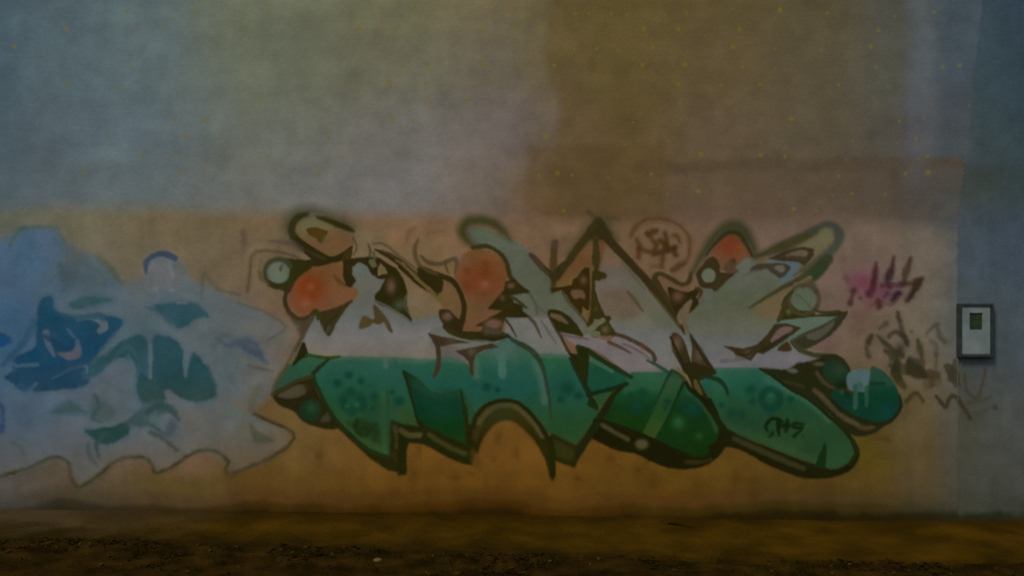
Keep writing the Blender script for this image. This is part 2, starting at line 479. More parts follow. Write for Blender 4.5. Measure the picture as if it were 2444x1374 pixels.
cols = [[(62,76,84),(54,70,78),(50,66,78),(52,66,76)],[(62,76,80),(54,70,76),(50,66,74),(52,66,74)],[(64,74,76),(58,70,72),(54,68,72),(54,66,72)],
        [(60,66,60),(58,66,62),(54,66,68),(54,66,70)],[(66,76,82),(62,74,84),(60,72,84),(58,70,82)],[(68,74,74),(66,74,76),(64,74,80),(62,72,78)],
        [(66,66,54),(68,70,64),(68,72,70),(66,70,72)],[(68,68,58),(66,68,60),(66,68,62),(64,66,64)],[(62,62,50),(60,62,52),(58,60,52),(58,60,54)],[(38,36,20),(36,36,22),(36,36,24),(36,36,24)]]
pc.rgb[:] = table(X + 30 * fbm(X / 90, Y / 90, 4), Y + 40 * fbm(X / 90 + 9, Y / 90, 4), us, vs, cols)
pc.rgb *= (1 + 0.3 * fbm(X / 60, Y / 60, 5) + 0.1 * fbm(X / 12, Y / 200, 3))[..., None]
left = np.interp(Y, [-760, 0, 200, 378, 384, 460, 520, 700, 1000, 1232], [2372, 2345, 2322, 2308, 2304, 2292, 2286, 2283, 2284, 2286]) + 1.2 + 7 * fbm(Y / 60, Y * 0 + 3, 4) + 3 * fbm(Y / 14, Y * 0 + 8, 2)
pc.a[:] = (X > left)
pc.build('render_coat', M_WASH, PIL + 0.0008, pil)

# ------------------------------------------------------------------ meter box
M_FRAME = mat_noise('dark_painted_metal', spec=0.1, c1=alb((32, 38, 35)), c2=alb((44, 50, 47)), scale=20, rough=0.7, bump=0.1, bscale=80)
M_DOOR = mat_noise('dull_white_metal', alb((82, 92, 90)), alb((98, 106, 106)), 9, 0.6, 0.08, 60)
M_GLASS = mat_noise('dusty_dark_glass', alb((30, 38, 26)), alb((40, 50, 34)), 30, 0.25, 0.05, 50, spec=0.5)
box = empty('meter_box', W(2324, 853, PIL + 0.001))
tag(box, 'white meter box with dark frame and small dark window on the pillar', 'meter box')
def bxz(bm, u0, u1, v0, v1, y0, y1, bev=0.0):
    x0, _, z1 = W(u0, v0); x1, _, z0 = W(u1, v1)
    add_box(bm, x0, x1, -y1, -y0, z0, z1, bev)
bm = bmesh.new()
bxz(bm, 2282.5, 2288.5, 724, 851, PIL + 0.002, PIL + 0.048, 0.003); bxz(bm, 2358.5, 2364.5, 724, 851, PIL + 0.002, PIL + 0.048, 0.003)
bxz(bm, 2288.7, 2358.3, 724, 730, PIL + 0.002, PIL + 0.047, 0.003); bxz(bm, 2288.7, 2358.3, 844, 851, PIL + 0.002, PIL + 0.047, 0.003)
bxz(bm, 2282, 2365, 725, 850, PIL - 0.001, PIL + 0.015)
bm_obj('frame', bm, M_FRAME, box)
bm = bmesh.new()
def plate(bm, o, i, y0, y1):
    """flat plate with a rectangular opening; o and i are (u0, u1, v0, v1)"""
    def ring(r, y): return [bm.verts.new((W(u, v)[0], -y, W(u, v)[2])) for u, v in ((r[0], r[2]), (r[1], r[2]), (r[1], r[3]), (r[0], r[3]))]
    R4 = [ring(o, y1), ring(i, y1), ring(i, y0), ring(o, y0)]
    for a, b in ((0, 1), (1, 2), (2, 3), (3, 0)):
        for k in range(4): bm.faces.new((R4[a][k], R4[a][(k + 1) % 4], R4[b][(k + 1) % 4], R4[b][k]))
    bmesh.ops.recalc_face_normals(bm, faces=bm.faces)
plate(bm, (2290, 2357, 730.5, 843.5), (2308, 2339, 746, 786), PIL + 0.016, PIL + 0.036)
bm_obj('door', bm, M_DOOR, box)
bm = bmesh.new(); bxz(bm, 2307, 2340, 745, 787, PIL + 0.017, PIL + 0.026)
bm_obj('window', bm, M_GLASS, box)



# ------------------------------------------------------------------ the large mural
INK = (42, 34, 9); INK2 = (52, 44, 20); DEEP = (30, 30, 4); FAINT = (70, 62, 42); DOT = (14, 56, 40)
mural = empty('graffiti_mural', W(1400, 1130, 0.003))
tag(mural, 'large wildstyle graffiti mural with white band, green base and orange bubbles', 'graffiti')
_z = [0.00095]
def coat(name, x0, y0, x1, y1, parent, fn, q=2.0, mat=None, warp=1.2):
    c = Coat(x0, y0, x1, y1, q, warp)
    c.grow = 2.6 if name == 'letter' else (1.3 if name == 'outline' else 0)
    fn(c)
    _z[0] += 0.000016
    return c.build(name, mat or M_PAINT, _z[0], parent, over_pillar=name == 'spray_line')

class Each:
    """lays every stroke or shape as a mesh of its own"""
    def __init__(self, name, parent, q=2.0, warp=1.5, halo=None):
        self.a = (name, parent, q, warp); self.halo = halo
    def _do(self, kind, p, pad, *ar, **kw):
        name, parent, q, warp = self.a
        p = P(p) if kind != 'raw' else p
        x0, y0 = np.floor(p.min(0) - pad); x1, y1 = np.ceil(p.max(0) + pad)
        c = Coat(max(x0, -14), y0, x1, y1, q, warp)
        return c
    def _end(self, c):
        _z[0] += 0.000004
        return c.build(self.a[0], M_PAINT, _z[0], self.a[1])
    def fill(self, pts, col, **kw):
        c = self._do('fill', pts, 26)
        if self.halo: c.grow = 7; c.fill(pts, self.halo, soft=11, alpha=.5); c.grow = 0
        c.fill(pts, col, **kw); return self._end(c)
    def line(self, pts, width, col, *ar, **kw):
        wd = max(width) if isinstance(width, (list, tuple)) else width
        c = self._do('line', pts, wd / sc() / 2 + 22); c.line(pts, width, col, *ar, **kw); return self._end(c)
    def blob(self, x, y, r, col, *ar, **kw):
        c = self._do('blob', [(x, y)], 2.3 * max(r, kw.get('ry') or 0) / sc() + 3); c.blob(x, y, r, col, *ar, **kw); return self._end(c)

# ---- letter fills
def f1(c):
    view('w')
    c.fill([(850,575),(930,600),(1000,560),(1085,600),(1100,680),(1060,740),(1000,700),(960,730),(905,680),(890,640)], (108,92,66), soft=18, alpha=.55)
    view('a')
    c.fill([(1100,360),(1420,420),(1420,640),(1300,620),(1120,620),(1100,500)], (108,96,72), soft=10, alpha=.6)
    c.fill([(650,250),(760,225),(830,275),(900,300),(1130,380),(1125,520),(1040,580),(940,612),(850,585),(700,485),(600,410),(583,370),(640,320)],
           [(515,(96,93,67)),(545,(104,94,64)),(575,(101,77,50)),(610,(101,77,47))])
    c.blob(1000,440,130,(105,72,44),.6)
    view('w')
    c.fill([(950,690),(1000,700),(1050,740),(1068,800),(960,800)], (106,96,74), soft=16, alpha=.75)
    c.fill([(842,640),(862,628),(885,640),(893,655),(925,662),(905,690),(893,715),(903,728),(960,752),(985,765),(1010,762),(1050,755),(1070,790),(1150,805),(1190,803),(1140,826),(1052,832),(1048,858),(900,854),(775,852),(738,846),(718,812),(754,750),(775,805),(800,780),(835,720),(855,705),(845,690),(850,665)],
           [(635,(92,98,88)),(670,(97,96,87)),(710,(95,95,84)),(760,(95,98,94)),(800,(111,109,107)),(850,(114,105,93))], smooth=False)
    c.blob(860,640,22,(88,100,94),.8)
    c.blob(762,790,22,(93,98,87),.6)
    view('b')
    c.line([(1060,160),(1150,230),(1210,280)], 40, (101,102,103), soft=12, alpha=.5)
    c.fill([(590,345),(700,368),(735,380),(620,510),(480,552),(330,642),(290,652),(335,520),(440,425),(560,372)], [(850,(46,85,60)),(880,(39,78,57)),(940,(46,66,52))], soft=2)
    # green flank
    c.fill([(720,388),(820,368),(1000,368),(1180,372),(1560,392),(1660,420),(1660,620),(1490,610),(1310,465),(1350,610),(1400,770),(1440,905),(1300,880),(1205,850),(1215,1145),(1040,1082),(900,962),(800,862),(700,702),(612,515),(640,470)],
           [(848,(43,83,62)),(880,(36,81,66)),(920,(30,76,57)),(960,(32,72,46)),(1000,(37,70,40)),(1040,(39,66,31)),(1090,(45,66,29))], smooth=False)
    c.line([(1190,640),(1192,760),(1200,1130)], 14, (23,52,30), alpha=.6)
    c.line([(1165,660),(1170,900),(1185,1100)], 40, (50,81,46), alpha=.4, soft=6)
    c.line([(1180,360),(1182,440)], 26, (92,102,94), alpha=.5, soft=4)
    c.line([(690,720),(780,860),(1180,1110)], 40, (50,74,41), alpha=.4, soft=7)
    c.line([(735,376),(900,364),(1180,370),(1560,390)], 20, (84,98,92), soft=7, alpha=.45)
    c.blob(1240,480,130,(41,85,73),.45); c.blob(1230,800,120,(45,78,53),.4)
L1 = coat('letter', 630, 480, 1090, 1120, mural, f1)

def f2(c):
    view('c')
    c.fill([(560,345),(620,305),(720,320),(850,380),(930,410),(1040,450),(1110,560),(1200,650),(1290,740),(1310,850),(1400,870),(1480,970),(1560,1060),(1620,1150),(1650,1210),(1600,1250),(1560,1230),(1460,1090),(1340,1010),(1260,1015),(1250,1060),(1360,1240),(1460,1430),(1100,1400),(980,1290),(900,1210),(960,1180),(890,1070),(1100,1070),(1030,1000),(930,880),(1090,860),(950,740),(920,620),(860,510),(740,450),(640,440),(580,395)],
           [(545,(82,93,73)),(580,(88,93,77)),(620,(84,89,75)),(660,(84,87,71)),(700,(84,89,71)),(750,(90,91,77)),(775,(95,89,84)),(800,(108,107,101)),(860,(110,109,101))], smooth=False)
    c.fill([(1180,1100),(1260,1080),(1340,1220),(1240,1240)], (112,103,99), soft=14, alpha=.6)
    c.fill([(880,1060),(1100,1080),(1190,1250),(1180,1374),(1000,1310)], (101,97,103), soft=8, alpha=.6)
    c.fill([(330,750),(420,755),(490,860),(522,980),(505,1090),(470,1080),(430,1020),(330,950)], (99,75,45), soft=4, alpha=.8)
    c.fill([(500,1160),(560,1090),(640,1060),(720,1020),(885,1005),(760,1085),(640,1142),(690,1180),(650,1204),(510,1204)], (103,73,47))
    c.fill([(150,540),(200,640),(300,680),(432,690),(430,590),(330,612),(220,600)], (108,86,54), soft=3, alpha=.8)
    c.fill([(350,1165),(430,1215),(600,1250),(780,1255),(900,1235),(1000,1300),(1110,1380),(480,1400),(280,1340),(240,1210)], [(780,(93,95,91)),(815,(102,102,94)),(850,(102,95,86))], soft=5)
    view('d')
    c.fill([(320,165),(480,195),(570,270),(600,330),(620,300),(400,300),(330,275)], (100,89,84), soft=3)
    c.fill([(900,55),(990,120),(1100,180),(1180,270),(1420,262),(1440,240),(1300,-40),(960,-60)], (108,107,101), soft=4)
    G = [(836,(50,85,67)),(855,(39,85,60)),(875,(34,81,64)),(930,(27,76,62)),(960,(32,74,53)),(1000,(36,70,38)),(1060,(39,68,33))]
    c.fill([(-20,285),(60,288),(250,290),(330,272),(430,270),(530,305),(590,360),(615,310),(660,240),(780,190),(880,100),(1000,150),(1120,250),(1170,235),(1420,247),(1460,300),(1560,480),(1640,640),(1690,742),(1500,1012),(1300,918),(1240,905),(1160,790),(1050,700),(950,640),(850,635),(720,675),(645,770),(615,850),(570,840),(540,700),(500,550),(250,562),(130,450),(10,385)], G, smooth=False)
    c.blob(880,200,200,(74,98,90),.75, ry=120); c.blob(880,480,240,(30,78,71),.5)
    c.blob(1290,300,110,(37,85,53),.6); c.blob(400,300,100,(46,87,64),.5)
    c.line([(1150,300),(1210,480),(1230,640)], 40, (72,98,84), soft=8, alpha=.5)
    c.line([(640,300),(640,420)], 40, (78,100,84), soft=8, alpha=.5)
    c.line([(862,260),(864,410)], 48, (66,102,90), alpha=.7, soft=3)
    c.fill([(0,830),(130,840),(110,760),(0,700)], (45,66,27), soft=12, alpha=.6)
    c.line([(-60,288),(150,290),(330,274),(520,296)], 20, (84,98,90), soft=7, alpha=.45); c.line([(1180,240),(1300,246),(1430,250)], 20, (84,98,88), soft=7, alpha=.45)
    # dark facet
    c.fill([(10,380),(90,425),(180,490),(240,560),(330,580),(500,552),(522,700),(552,1012),(420,962),(200,850),(140,832),(60,560)],
           [(885,(20,45,23)),(930,(17,52,34)),(970,(8,52,32)),(1010,(11,50,20)),(1060,(22,52,13))], smooth=False)
    c.line([(120,470),(200,540),(330,590),(480,560)], 60, (30,70,48), soft=10, alpha=.5)
    c.fill([(505,545),(540,700),(570,835),(620,850),(640,770),(600,700)], (32,66,40), soft=5)
L2 = coat('letter', 950, 520, 1480, 1080, mural, f2)

def f3(c):
    view('e')
    c.fill([(165,288),(300,430),(450,575),(600,730),(720,880),(830,1030),(872,1020),(960,1150),(1090,1340),(1000,1374),(880,1310),(700,1342),(590,1270),(600,1190),(500,1120),(320,1040),(290,1030),(240,920),(150,740),(132,600)],
           [(568,(96,72,47)),(620,(108,88,66)),(650,(94,87,77)),(690,(104,94,84)),(730,(106,94,80)),(760,(102,100,84)),(800,(102,102,100)),(850,(107,109,101)),(890,(111,102,103))], smooth=False)
    c.fill([(430,640),(560,720),(720,890),(800,1010),(640,960),(520,850),(400,700)], (82,87,69), soft=14, alpha=.6)
    c.fill([(180,720),(380,700),(480,840),(420,910),(240,890)], (96,79,60), soft=14, alpha=.6)
    c.fill([(850,930),(960,900),(1200,930),(1200,1300),(1060,1330),(930,1130)], [(760,(84,87,69)),(800,(96,95,86)),(860,(102,102,103))], soft=3)
    c.fill([(-60,1010),(60,1060),(110,1070),(250,1100),(320,1040),(530,1130),(606,1200),(720,1342),(420,1345),(330,1290),(200,1190),(80,1130),(-20,1115),(-110,1040)], (111,102,103), smooth=False)
    c.line([(60,1010),(130,960),(190,915)], 55, (92,93,71)); c.fill([(110,1030),(170,1040),(130,1060)], (82,89,71))
    view('c')
    c.fill([(1330,700),(1400,660),(1500,560),(1644,395),(1644,612),(1470,765),(1475,795),(1320,832)], [(565,(108,80,50)),(640,(96,70,41)),(690,(106,82,44))], smooth=False)
    c.blob(1540,580,60,(101,60,34),.6)
    c.fill([(1690,390),(1740,420),(1700,640),(1680,640)], (96,68,45), soft=3)
    view('m')
    c.fill([(590,760),(690,860),(750,980),(720,1130),(640,1060),(580,960)], (100,84,50), soft=3)
    view('f')
    G = [(884,(46,85,64)),(910,(36,78,52)),(935,(21,68,36)),(970,(15,52,25)),(1000,(17,48,11)),(1040,(15,47,13)),(1085,(17,43,6))]
    c.fill([(490,342),(760,345),(810,330),(860,318),(960,420),(1000,500),(1100,590),(1220,730),(1290,860),(1312,970),(1250,1060),(1130,1105),(1000,1085),(850,1025),(690,945),(560,895),(400,835),(220,775),(200,720),(330,545),(400,465)], G, smooth=False)
    c.fill([(400,440),(500,345),(800,345),(740,500),(560,470),(430,520)], (39,81,57), soft=8, alpha=.7)
    c.blob(300,720,160,(22,48,10),.5); c.blob(1080,650,150,(11,48,35),.6)
    c.line([(1010,520),(1120,610),(1215,740),(1270,860)], 34, (46,76,46), soft=6, alpha=.55)
    c.fill([(90,195),(180,235),(300,305),(435,385),(390,470),(250,490),(112,542),(70,420)], [(850,(46,81,57)),(880,(23,70,50)),(930,(21,68,46))], smooth=False)
    c.line([(110,215),(220,270),(310,320)], 22, (66,100,80), alpha=.6)
    c.fill([(155,545),(310,508),(185,655)], (41,72,40), smooth=False)
    c.fill([(810,368),(860,340),(962,432),(900,580),(820,730),(700,942),(600,882),(680,720),(760,520)], [(890,(46,78,52)),(940,(37,70,40)),(990,(32,66,24)),(1040,(50,66,26))], smooth=False)
    c.blob(910,790,60,(39,85,46),.7); c.blob(1100,920,40,(34,72,29),.6)
    c.fill([(900,298),(950,340),(1035,345),(1030,470),(980,370)], (92,94,58), soft=2)
L3 = coat('letter', 1300, 540, 1780, 1110, mural, f3)

def f4(c):
    view('g')
    c.fill([(-20,760),(60,700),(180,640),(240,520),(260,480),(370,480),(560,420),(740,530),(700,640),(590,760),(660,770),(600,930),(570,1030),(540,1060),(490,1150),(380,1240),(270,1272),(110,1252),(0,1280),(-170,1260),(-230,1150),(-150,880),(-60,840)],
           [(610,(92,93,82)),(650,(88,91,78)),(700,(82,87,69)),(740,(86,89,69)),(780,(92,93,78)),(810,(95,95,94)),(850,(102,107,99))], soft=3, smooth=False)
    c.fill([(430,860),(560,770),(660,740),(620,900),(580,1000),(480,1000),(360,960)], (104,86,58), soft=16, alpha=.75)
    c.line([(245,520),(260,700)], 90, (92,93,86), soft=10, alpha=.5)
    c.fill([(-60,750),(-20,720),(-10,900),(-60,900)], (88,95,88), soft=8, alpha=.6)
    c.fill([(370,500),(470,440),(640,375),(760,335),(890,260),(940,235),(1000,245),(1040,310),(1020,390),(920,470),(850,530),(770,600),(700,650),(640,600),(740,530),(860,460),(870,420),(800,400),(640,435),(500,490),(400,560)],
           [(540,(98,96,66)),(580,(96,92,66)),(610,(98,86,66)),(650,(92,84,56))], smooth=False)
    c.fill([(510,515),(600,520),(742,528),(690,640),(590,700),(660,580),(600,545)], (78,92,98), soft=3)
    c.fill([(560,1030),(650,1020),(760,1000),(900,995),(1090,988),(1000,1050),(900,1095),(760,1150),(700,1180),(560,1260),(480,1290),(520,1250),(720,1130),(750,1090),(640,1062),(540,1064)], (84,98,84), smooth=False)
    view('h')
    c.fill([(-80,250),(100,190),(300,225),(400,160),(440,170),(540,100),(600,140),(660,60),(740,130),(880,195),(760,250),(680,295),(560,285),(400,290),(0,310),(-80,330)], (105,102,105), soft=3, smooth=False)
    c.fill([(640,60),(700,80),(760,150),(880,190),(1000,180),(900,140),(760,90)], (104,98,80), soft=4, alpha=.8)
    c.line([(80,222),(180,215),(270,205)], 16, (78,84,78), alpha=.6)
    G = [(868,(84,98,90)),(885,(41,87,69)),(920,(30,79,62)),(955,(30,72,46)),(990,(34,66,40)),(1040,(36,65,36)),(1110,(39,65,34))]
    c.fill([(-60,290),(150,285),(400,285),(520,360),(660,455),(850,560),(1000,680),(1120,800),(1190,890),(1222,980),(1210,1050),(1160,1105),(1050,1150),(900,1110),(700,1040),(500,960),(300,880),(120,805),(55,740),(0,600),(-90,420)], G, soft=2.4, smooth=False)
    c.line([(470,380),(650,470),(850,580),(1010,720)], 40, (62,98,78), soft=8, alpha=.5)
    c.line([(160,790),(330,850),(600,960),(900,1090)], 46, (52,76,43), soft=8, alpha=.45)
    c.blob(1100,1060,120,(41,74,45),.5); c.blob(60,460,90,(46,83,53),.4)
L4 = coat('letter', 1620, 530, 2060, 1130, mural, f4)

# ---- painted block shadows under the letters
def b1(c):
    view('b')
    c.fill([(300,655),(480,560),(600,520),(650,640),(720,730),(800,860),(820,910),(760,930),(640,912),(530,865),(460,790),(350,740)], (36,32,10), soft=4)
    c.fill([(335,668),(400,625),(480,585),(545,585),(560,640),(500,675),(420,685)], (70,64,46), soft=4)
    c.blob(560,600,40,(48,40,14),.8)
    c.fill([(780,830),(820,870),(920,970),(1040,1085),(1210,1148),(1213,860),(1230,850),(1300,880),(1420,905),(1460,930),(1470,1010),(1340,1030),(1342,1255),(1260,1262),(1200,1250),(1060,1160),(900,1010),(800,915),(730,890)], (34,33,4), soft=4, smooth=False)
    c.line([(1258,920),(1280,990),(1275,1060)], 46, (58,54,20), soft=4); c.line([(1230,1120),(1330,1230)], 40, (44,40,8), soft=5, alpha=.7)
    c.fill([(1285,915),(1360,950),(1450,925),(1462,975),(1420,1000),(1340,985)], (68,62,30), soft=3)
    c.fill([(720,800),(750,850),(720,870),(670,860)], (62,60,46), soft=4, alpha=.7)
coat('block_shadow', 640, 880, 1040, 1150, L1, b1)

def b2(c):
    view('d')
    c.fill([(-40,835),(140,862),(145,800),(200,845),(400,945),(545,1008),(540,860),(518,690),(510,560),(565,720),(575,830),(622,850),(612,950),(640,1050),(605,1195),(500,1172),(380,1122),(280,1062),(180,1012),(60,1000),(35,1080),(35,1275),(-40,1280)], (30,31,4), soft=4, smooth=False)
    c.line([(235,925),(330,990),(430,1045),(540,1090)], 40, (56,54,22), soft=5)
    c.line([(-10,890),(60,930),(150,930)], 46, (66,62,30), soft=4)
    c.fill([(600,1190),(690,1220),(650,1060),(600,1060)], (72,56,16), soft=8, alpha=.6)
    # arch
    c.fill([(605,1000),(620,870),(680,750),(780,660),(880,645),(980,660),(1100,750),(1200,850),(1270,980),(1310,1100),(1315,1300),(1280,1310),(1240,1160),(1170,1030),(1090,925),(1000,845),(920,806),(830,822),(750,895),(690,985),(668,1060),(640,1090)], [(950,(52,46,12)),(1000,(48,42,8)),(1060,(36,32,4)),(1130,(44,36,4))], soft=5)
    c.line([(660,830),(720,750),(800,690),(880,670),(960,680),(1060,750),(1150,850),(1210,940)], [36,42,44,44,44,46,46,36], (72,66,34), soft=5)
    c.line([(640,960),(650,890),(690,830)], 30, (60,54,22), soft=6, alpha=.6)
    # foot of the slanted stem
    c.fill([(1295,912),(1400,968),(1500,1014),(1600,890),(1700,740),(1812,575),(1815,640),(1760,760),(1700,850),(1610,990),(1540,1110),(1490,1215),(1400,1185),(1315,1150),(1300,1310),(1268,1280),(1240,1100),(1240,960)], (36,34,4), soft=4, smooth=False)
    c.fill([(1310,970),(1440,1040),(1490,1080),(1450,1150),(1320,1100)], (46,46,14), soft=6, alpha=.8)
coat('block_shadow', 940, 930, 1470, 1160, L2, b2)

def b3(c):
    view('f')
    c.fill([(150,768),(220,772),(400,838),(560,898),(700,948),(860,1028),(1000,1083),(1150,1098),(1270,1048),(1312,980),(1345,1000),(1300,1080),(1220,1150),(1100,1205),(950,1220),(800,1200),(650,1140),(520,1078),(350,1048),(200,975),(110,925),(125,840)], (24,23,2), soft=4)
    c.line([(215,810),(330,880),(450,945)], 38, (62,58,30), soft=4)
    c.blob(580,988,62,(74,70,42),.95, ry=50, hard=.5)
    c.line([(990,1150),(1100,1150),(1200,1125)], 36, (44,40,14), soft=5)
coat('block_shadow', 1400, 990, 1750, 1140, L3, b3)

def b4(c):
    view('h')
    c.fill([(410,283),(540,285),(640,292),(700,260),(740,235),(850,220),(960,180),(1060,180),(1170,260),(1190,400),(1160,470),(1215,540),(1250,660),(1400,735),(1510,750),(1440,820),(1380,850),(1300,872),(1200,855),(1130,800),(1060,730),(990,660),(850,555),(660,450),(520,360)], (32,34,12), soft=4)
    c.line([(880,470),(960,540),(1060,640),(1160,720),(1260,770)], [30,44,46,44,40], (68,60,40), soft=4)
    c.line([(900,320),(960,400),(1040,450),(1130,500)], [30,34,26,10], (60,54,38), soft=4)
    c.blob(920,245,55,(78,70,52),.9, ry=22, hard=.3)
    c.fill([(640,295),(700,285),(740,310),(690,325)], (80,80,66), soft=4)
    c.line([(620,400),(720,420),(790,440)], 26, (46,44,20), soft=5)
    c.line([(1280,790),(1340,800),(1390,780)], 34, (72,58,34), soft=6)
    c.fill([(60,800),(140,812),(300,888),(500,968),(700,1048),(900,1113),(1050,1150),(1170,1100),(1228,1010),(1205,915),(1130,800),(1185,850),(1255,945),(1270,1040),(1212,1145),(1080,1215),(930,1235),(760,1225),(620,1175),(450,1105),(280,1005),(130,965),(40,1000),(0,1050),(-30,960),(40,900)], (25,25,3), soft=4)
    c.line([(190,890),(380,975),(600,1070),(790,1145)], [36,46,46,36], (50,48,22), soft=5)
coat('block_shadow', 1690, 840, 2130, 1150, L4, b4)

# ---- bubbles
def heart(c):
    view('a')
    c.fill([(540,950),(560,880),(640,790),(720,722),(800,702),(940,672),(1050,638),(1042,720),(1060,850),(1080,905),(1160,912),(1192,965),(1165,1020),(1100,1055),(980,1112),(820,1152),(785,1112),(720,1182),(620,1180),(550,1112),(525,1030)],
           [(620,(103,75,41)),(660,(108,73,41)),(700,(110,75,47)),(750,(108,75,49))])
    c.blob(720,930,190,(112,51,18),.95, hard=.3); c.blob(640,1060,110,(112,61,32),.6)
    c.fill([(960,810),(1060,880),(1080,910),(1000,880)], (92,70,30), soft=5, alpha=.8)
    c.blob(735,900,40,(127,70,42),.8); c.blob(690,1070,50,(122,75,52),.8); c.blob(560,1000,50,(105,65,49),.5)
coat('bubble', 680, 605, 870, 765, mural, heart)
def ball1(c):
    view('a')
    c.blob(425,775,118,(94,102,86),1, hard=.86); c.blob(500,760,50,(84,91,69),.7)
    c.fill([(440,705),(470,690),(450,760),(425,740)], (62,66,48), soft=2, alpha=.9)
coat('bubble', 625, 600, 715, 700, mural, ball1)
def ball2(c):
    view('c')
    c.fill([(500,560),(560,510),(640,488),(720,490),(830,540),(890,620),(906,720),(880,830),(800,935),(740,990),(640,1055),(560,1082),(552,930),(500,800),(450,725),(470,640)],
           [(600,(105,75,42)),(630,(108,68,37)),(690,(106,68,41)),(730,(99,75,45)),(760,(101,75,45))])
    c.blob(690,760,150,(106,51,22),.85); c.blob(560,670,34,(96,49,21),.8); c.blob(715,612,40,(98,51,19),.8); c.blob(560,800,60,(101,49,22),.7)
    c.blob(720,690,60,(98,49,19),.7); c.blob(710,790,46,(124,79,54),.8); c.blob(805,710,26,(108,65,18),.7); c.blob(700,880,30,(101,56,32),.5)
    c.blob(480,560,60,(108,92,84),.5); c.blob(560,600,40,(105,82,68),.5)
coat('bubble', 1070, 585, 1220, 775, mural, ball2)
def cap(c):
    view('e')
    c.fill([(1035,405),(1100,315),(1170,258),(1240,258),(1300,325),(1355,435),(1300,445),(1240,500),(1170,470),(1120,545),(1080,475),(1030,432)], [(560,(106,61,39)),(600,(106,68,44)),(640,(98,73,52))])
    c.blob(1180,340,110,(105,46,26),.85); c.blob(1250,380,40,(108,63,16),.6)
coat('bubble', 1685, 550, 1805, 655, mural, cap)
def ball4(c):
    view('g'); c.blob(790,850,112,(84,93,75),1, hard=.88); c.blob(830,820,60,(90,98,80),.6)
    c.line([(720,800),(790,850),(860,930)], 14, (66,74,56), alpha=.7); c.line([(840,760),(850,830),(830,920)], 12, (74,82,62), alpha=.6)
coat('bubble', 1875, 640, 1965, 745, mural, ball4)
def ball5(c):
    view('h'); c.blob(1070,300,118,(27,48,30),1, hard=.86); c.blob(1090,300,60,(42,62,40),.6)
coat('bubble', 1945, 835, 2045, 925, mural, ball5)
def ball6(c):
    view('b'); c.blob(590,780,92,(23,45,22),1, hard=.82); c.blob(600,760,46,(40,66,44),.7); c.blob(580,800,30,(25,50,34),.5)
coat('bubble', 700, 935, 790, 1020, mural, ball6)
def foot(c):
    view('h')
    c.fill([(1165,380),(1340,350),(1370,268),(1430,285),(1510,340),(1592,450),(1622,560),(1602,660),(1540,735),(1430,755),(1300,715),(1150,645),(1030,545),(1050,480),(1120,470),(1200,500)],
           [(872,(36,66,52)),(900,(24,66,50)),(940,(11,53,35)),(990,(11,52,37)),(1010,(17,48,34))], soft=2.4)
    c.fill([(1380,280),(1500,345),(1570,430),(1400,420),(1340,390)], (39,68,50), soft=6, alpha=.6)
    c.blob(1530,640,80,(12,56,60),.5); c.blob(1110,430,70,(10,34,12),.9); c.blob(1120,485,26,(43,68,43),.9); c.blob(1170,500,40,(8,36,23),.8)
    c.line([(1350,410),(1480,415)], 30, (8,38,32), soft=4, alpha=.7)
    c.blob(1120,580,80,(17,45,37),.5)
coat('bubble', 1970, 865, 2160, 1020, mural, foot)

# ---- spots
def spots(parent, v, lst):
    view(v); E = Each('paint_spot', parent)
    for x, y, r in lst: E.blob(x, y, r * 1.15, DOT, .88, hard=.25)
spots(L1, 'b', [(805,570,34),(895,505,32),(985,550,32),(1090,672,34),(1235,640,24),(1282,708,42),(1080,770,18)])
def bigspot(c):
    view('b')
    for x, y, r in [(850,690,46),(905,640,46),(985,690,46),(1000,750,40),(920,780,50),(860,750,40)]: c.blob(x, y, r * 1.15, DOT, .88, hard=.25)
    c.blob(880,745,22,(40,84,54),.8); c.blob(955,735,26,(40,84,54),.8); c.blob(905,700,16,(28,72,48),.7)
coat('paint_spot', 790, 900, 890, 1000, L1, bigspot)
view('w'); E = Each('paint_mottle', L2)
for x, y, r, al in [(900,1000,46,.5),(1060,960,40,.45),(1190,960,50,.3),(1360,1000,40,.35),(1340,900,34,.3)]: E.blob(x, y, r, (20,58,40), al)
view('w'); E = Each('paint_mottle', L4)
for x, y, r, al in [(1800,900,40,.35),(1780,1000,44,.35),(1900,980,40,.3),(1960,1060,44,.3)]: E.blob(x, y, r, (20,58,42), al)
spots(L2, 'd', [(1425,525,66),(1520,590,38),(1370,622,32),(725,515,42),(822,540,30),(205,640,40),(345,705,66),(-5,640,30)])
spots(L3, 'f', [(590,520,48),(480,545,36),(535,650,52),(812,600,38),(800,660,26),(1040,665,62),(1060,560,26)])
spots(L4, 'h', [(332,465,44),(345,572,36),(675,548,30),(80,600,30),(165,668,46),(250,680,38)])
def s4(c):
    view('h'); c.ring(505,545,80,62,DOT,soft=5,alpha=.9); c.blob(500,640,60,DOT,.8); c.blob(500,520,26,(40,86,70),.8); c.blob(570,440,50,(46,84,78),.4)
coat('paint_spot', 1790, 905, 1890, 1010, L4, s4)

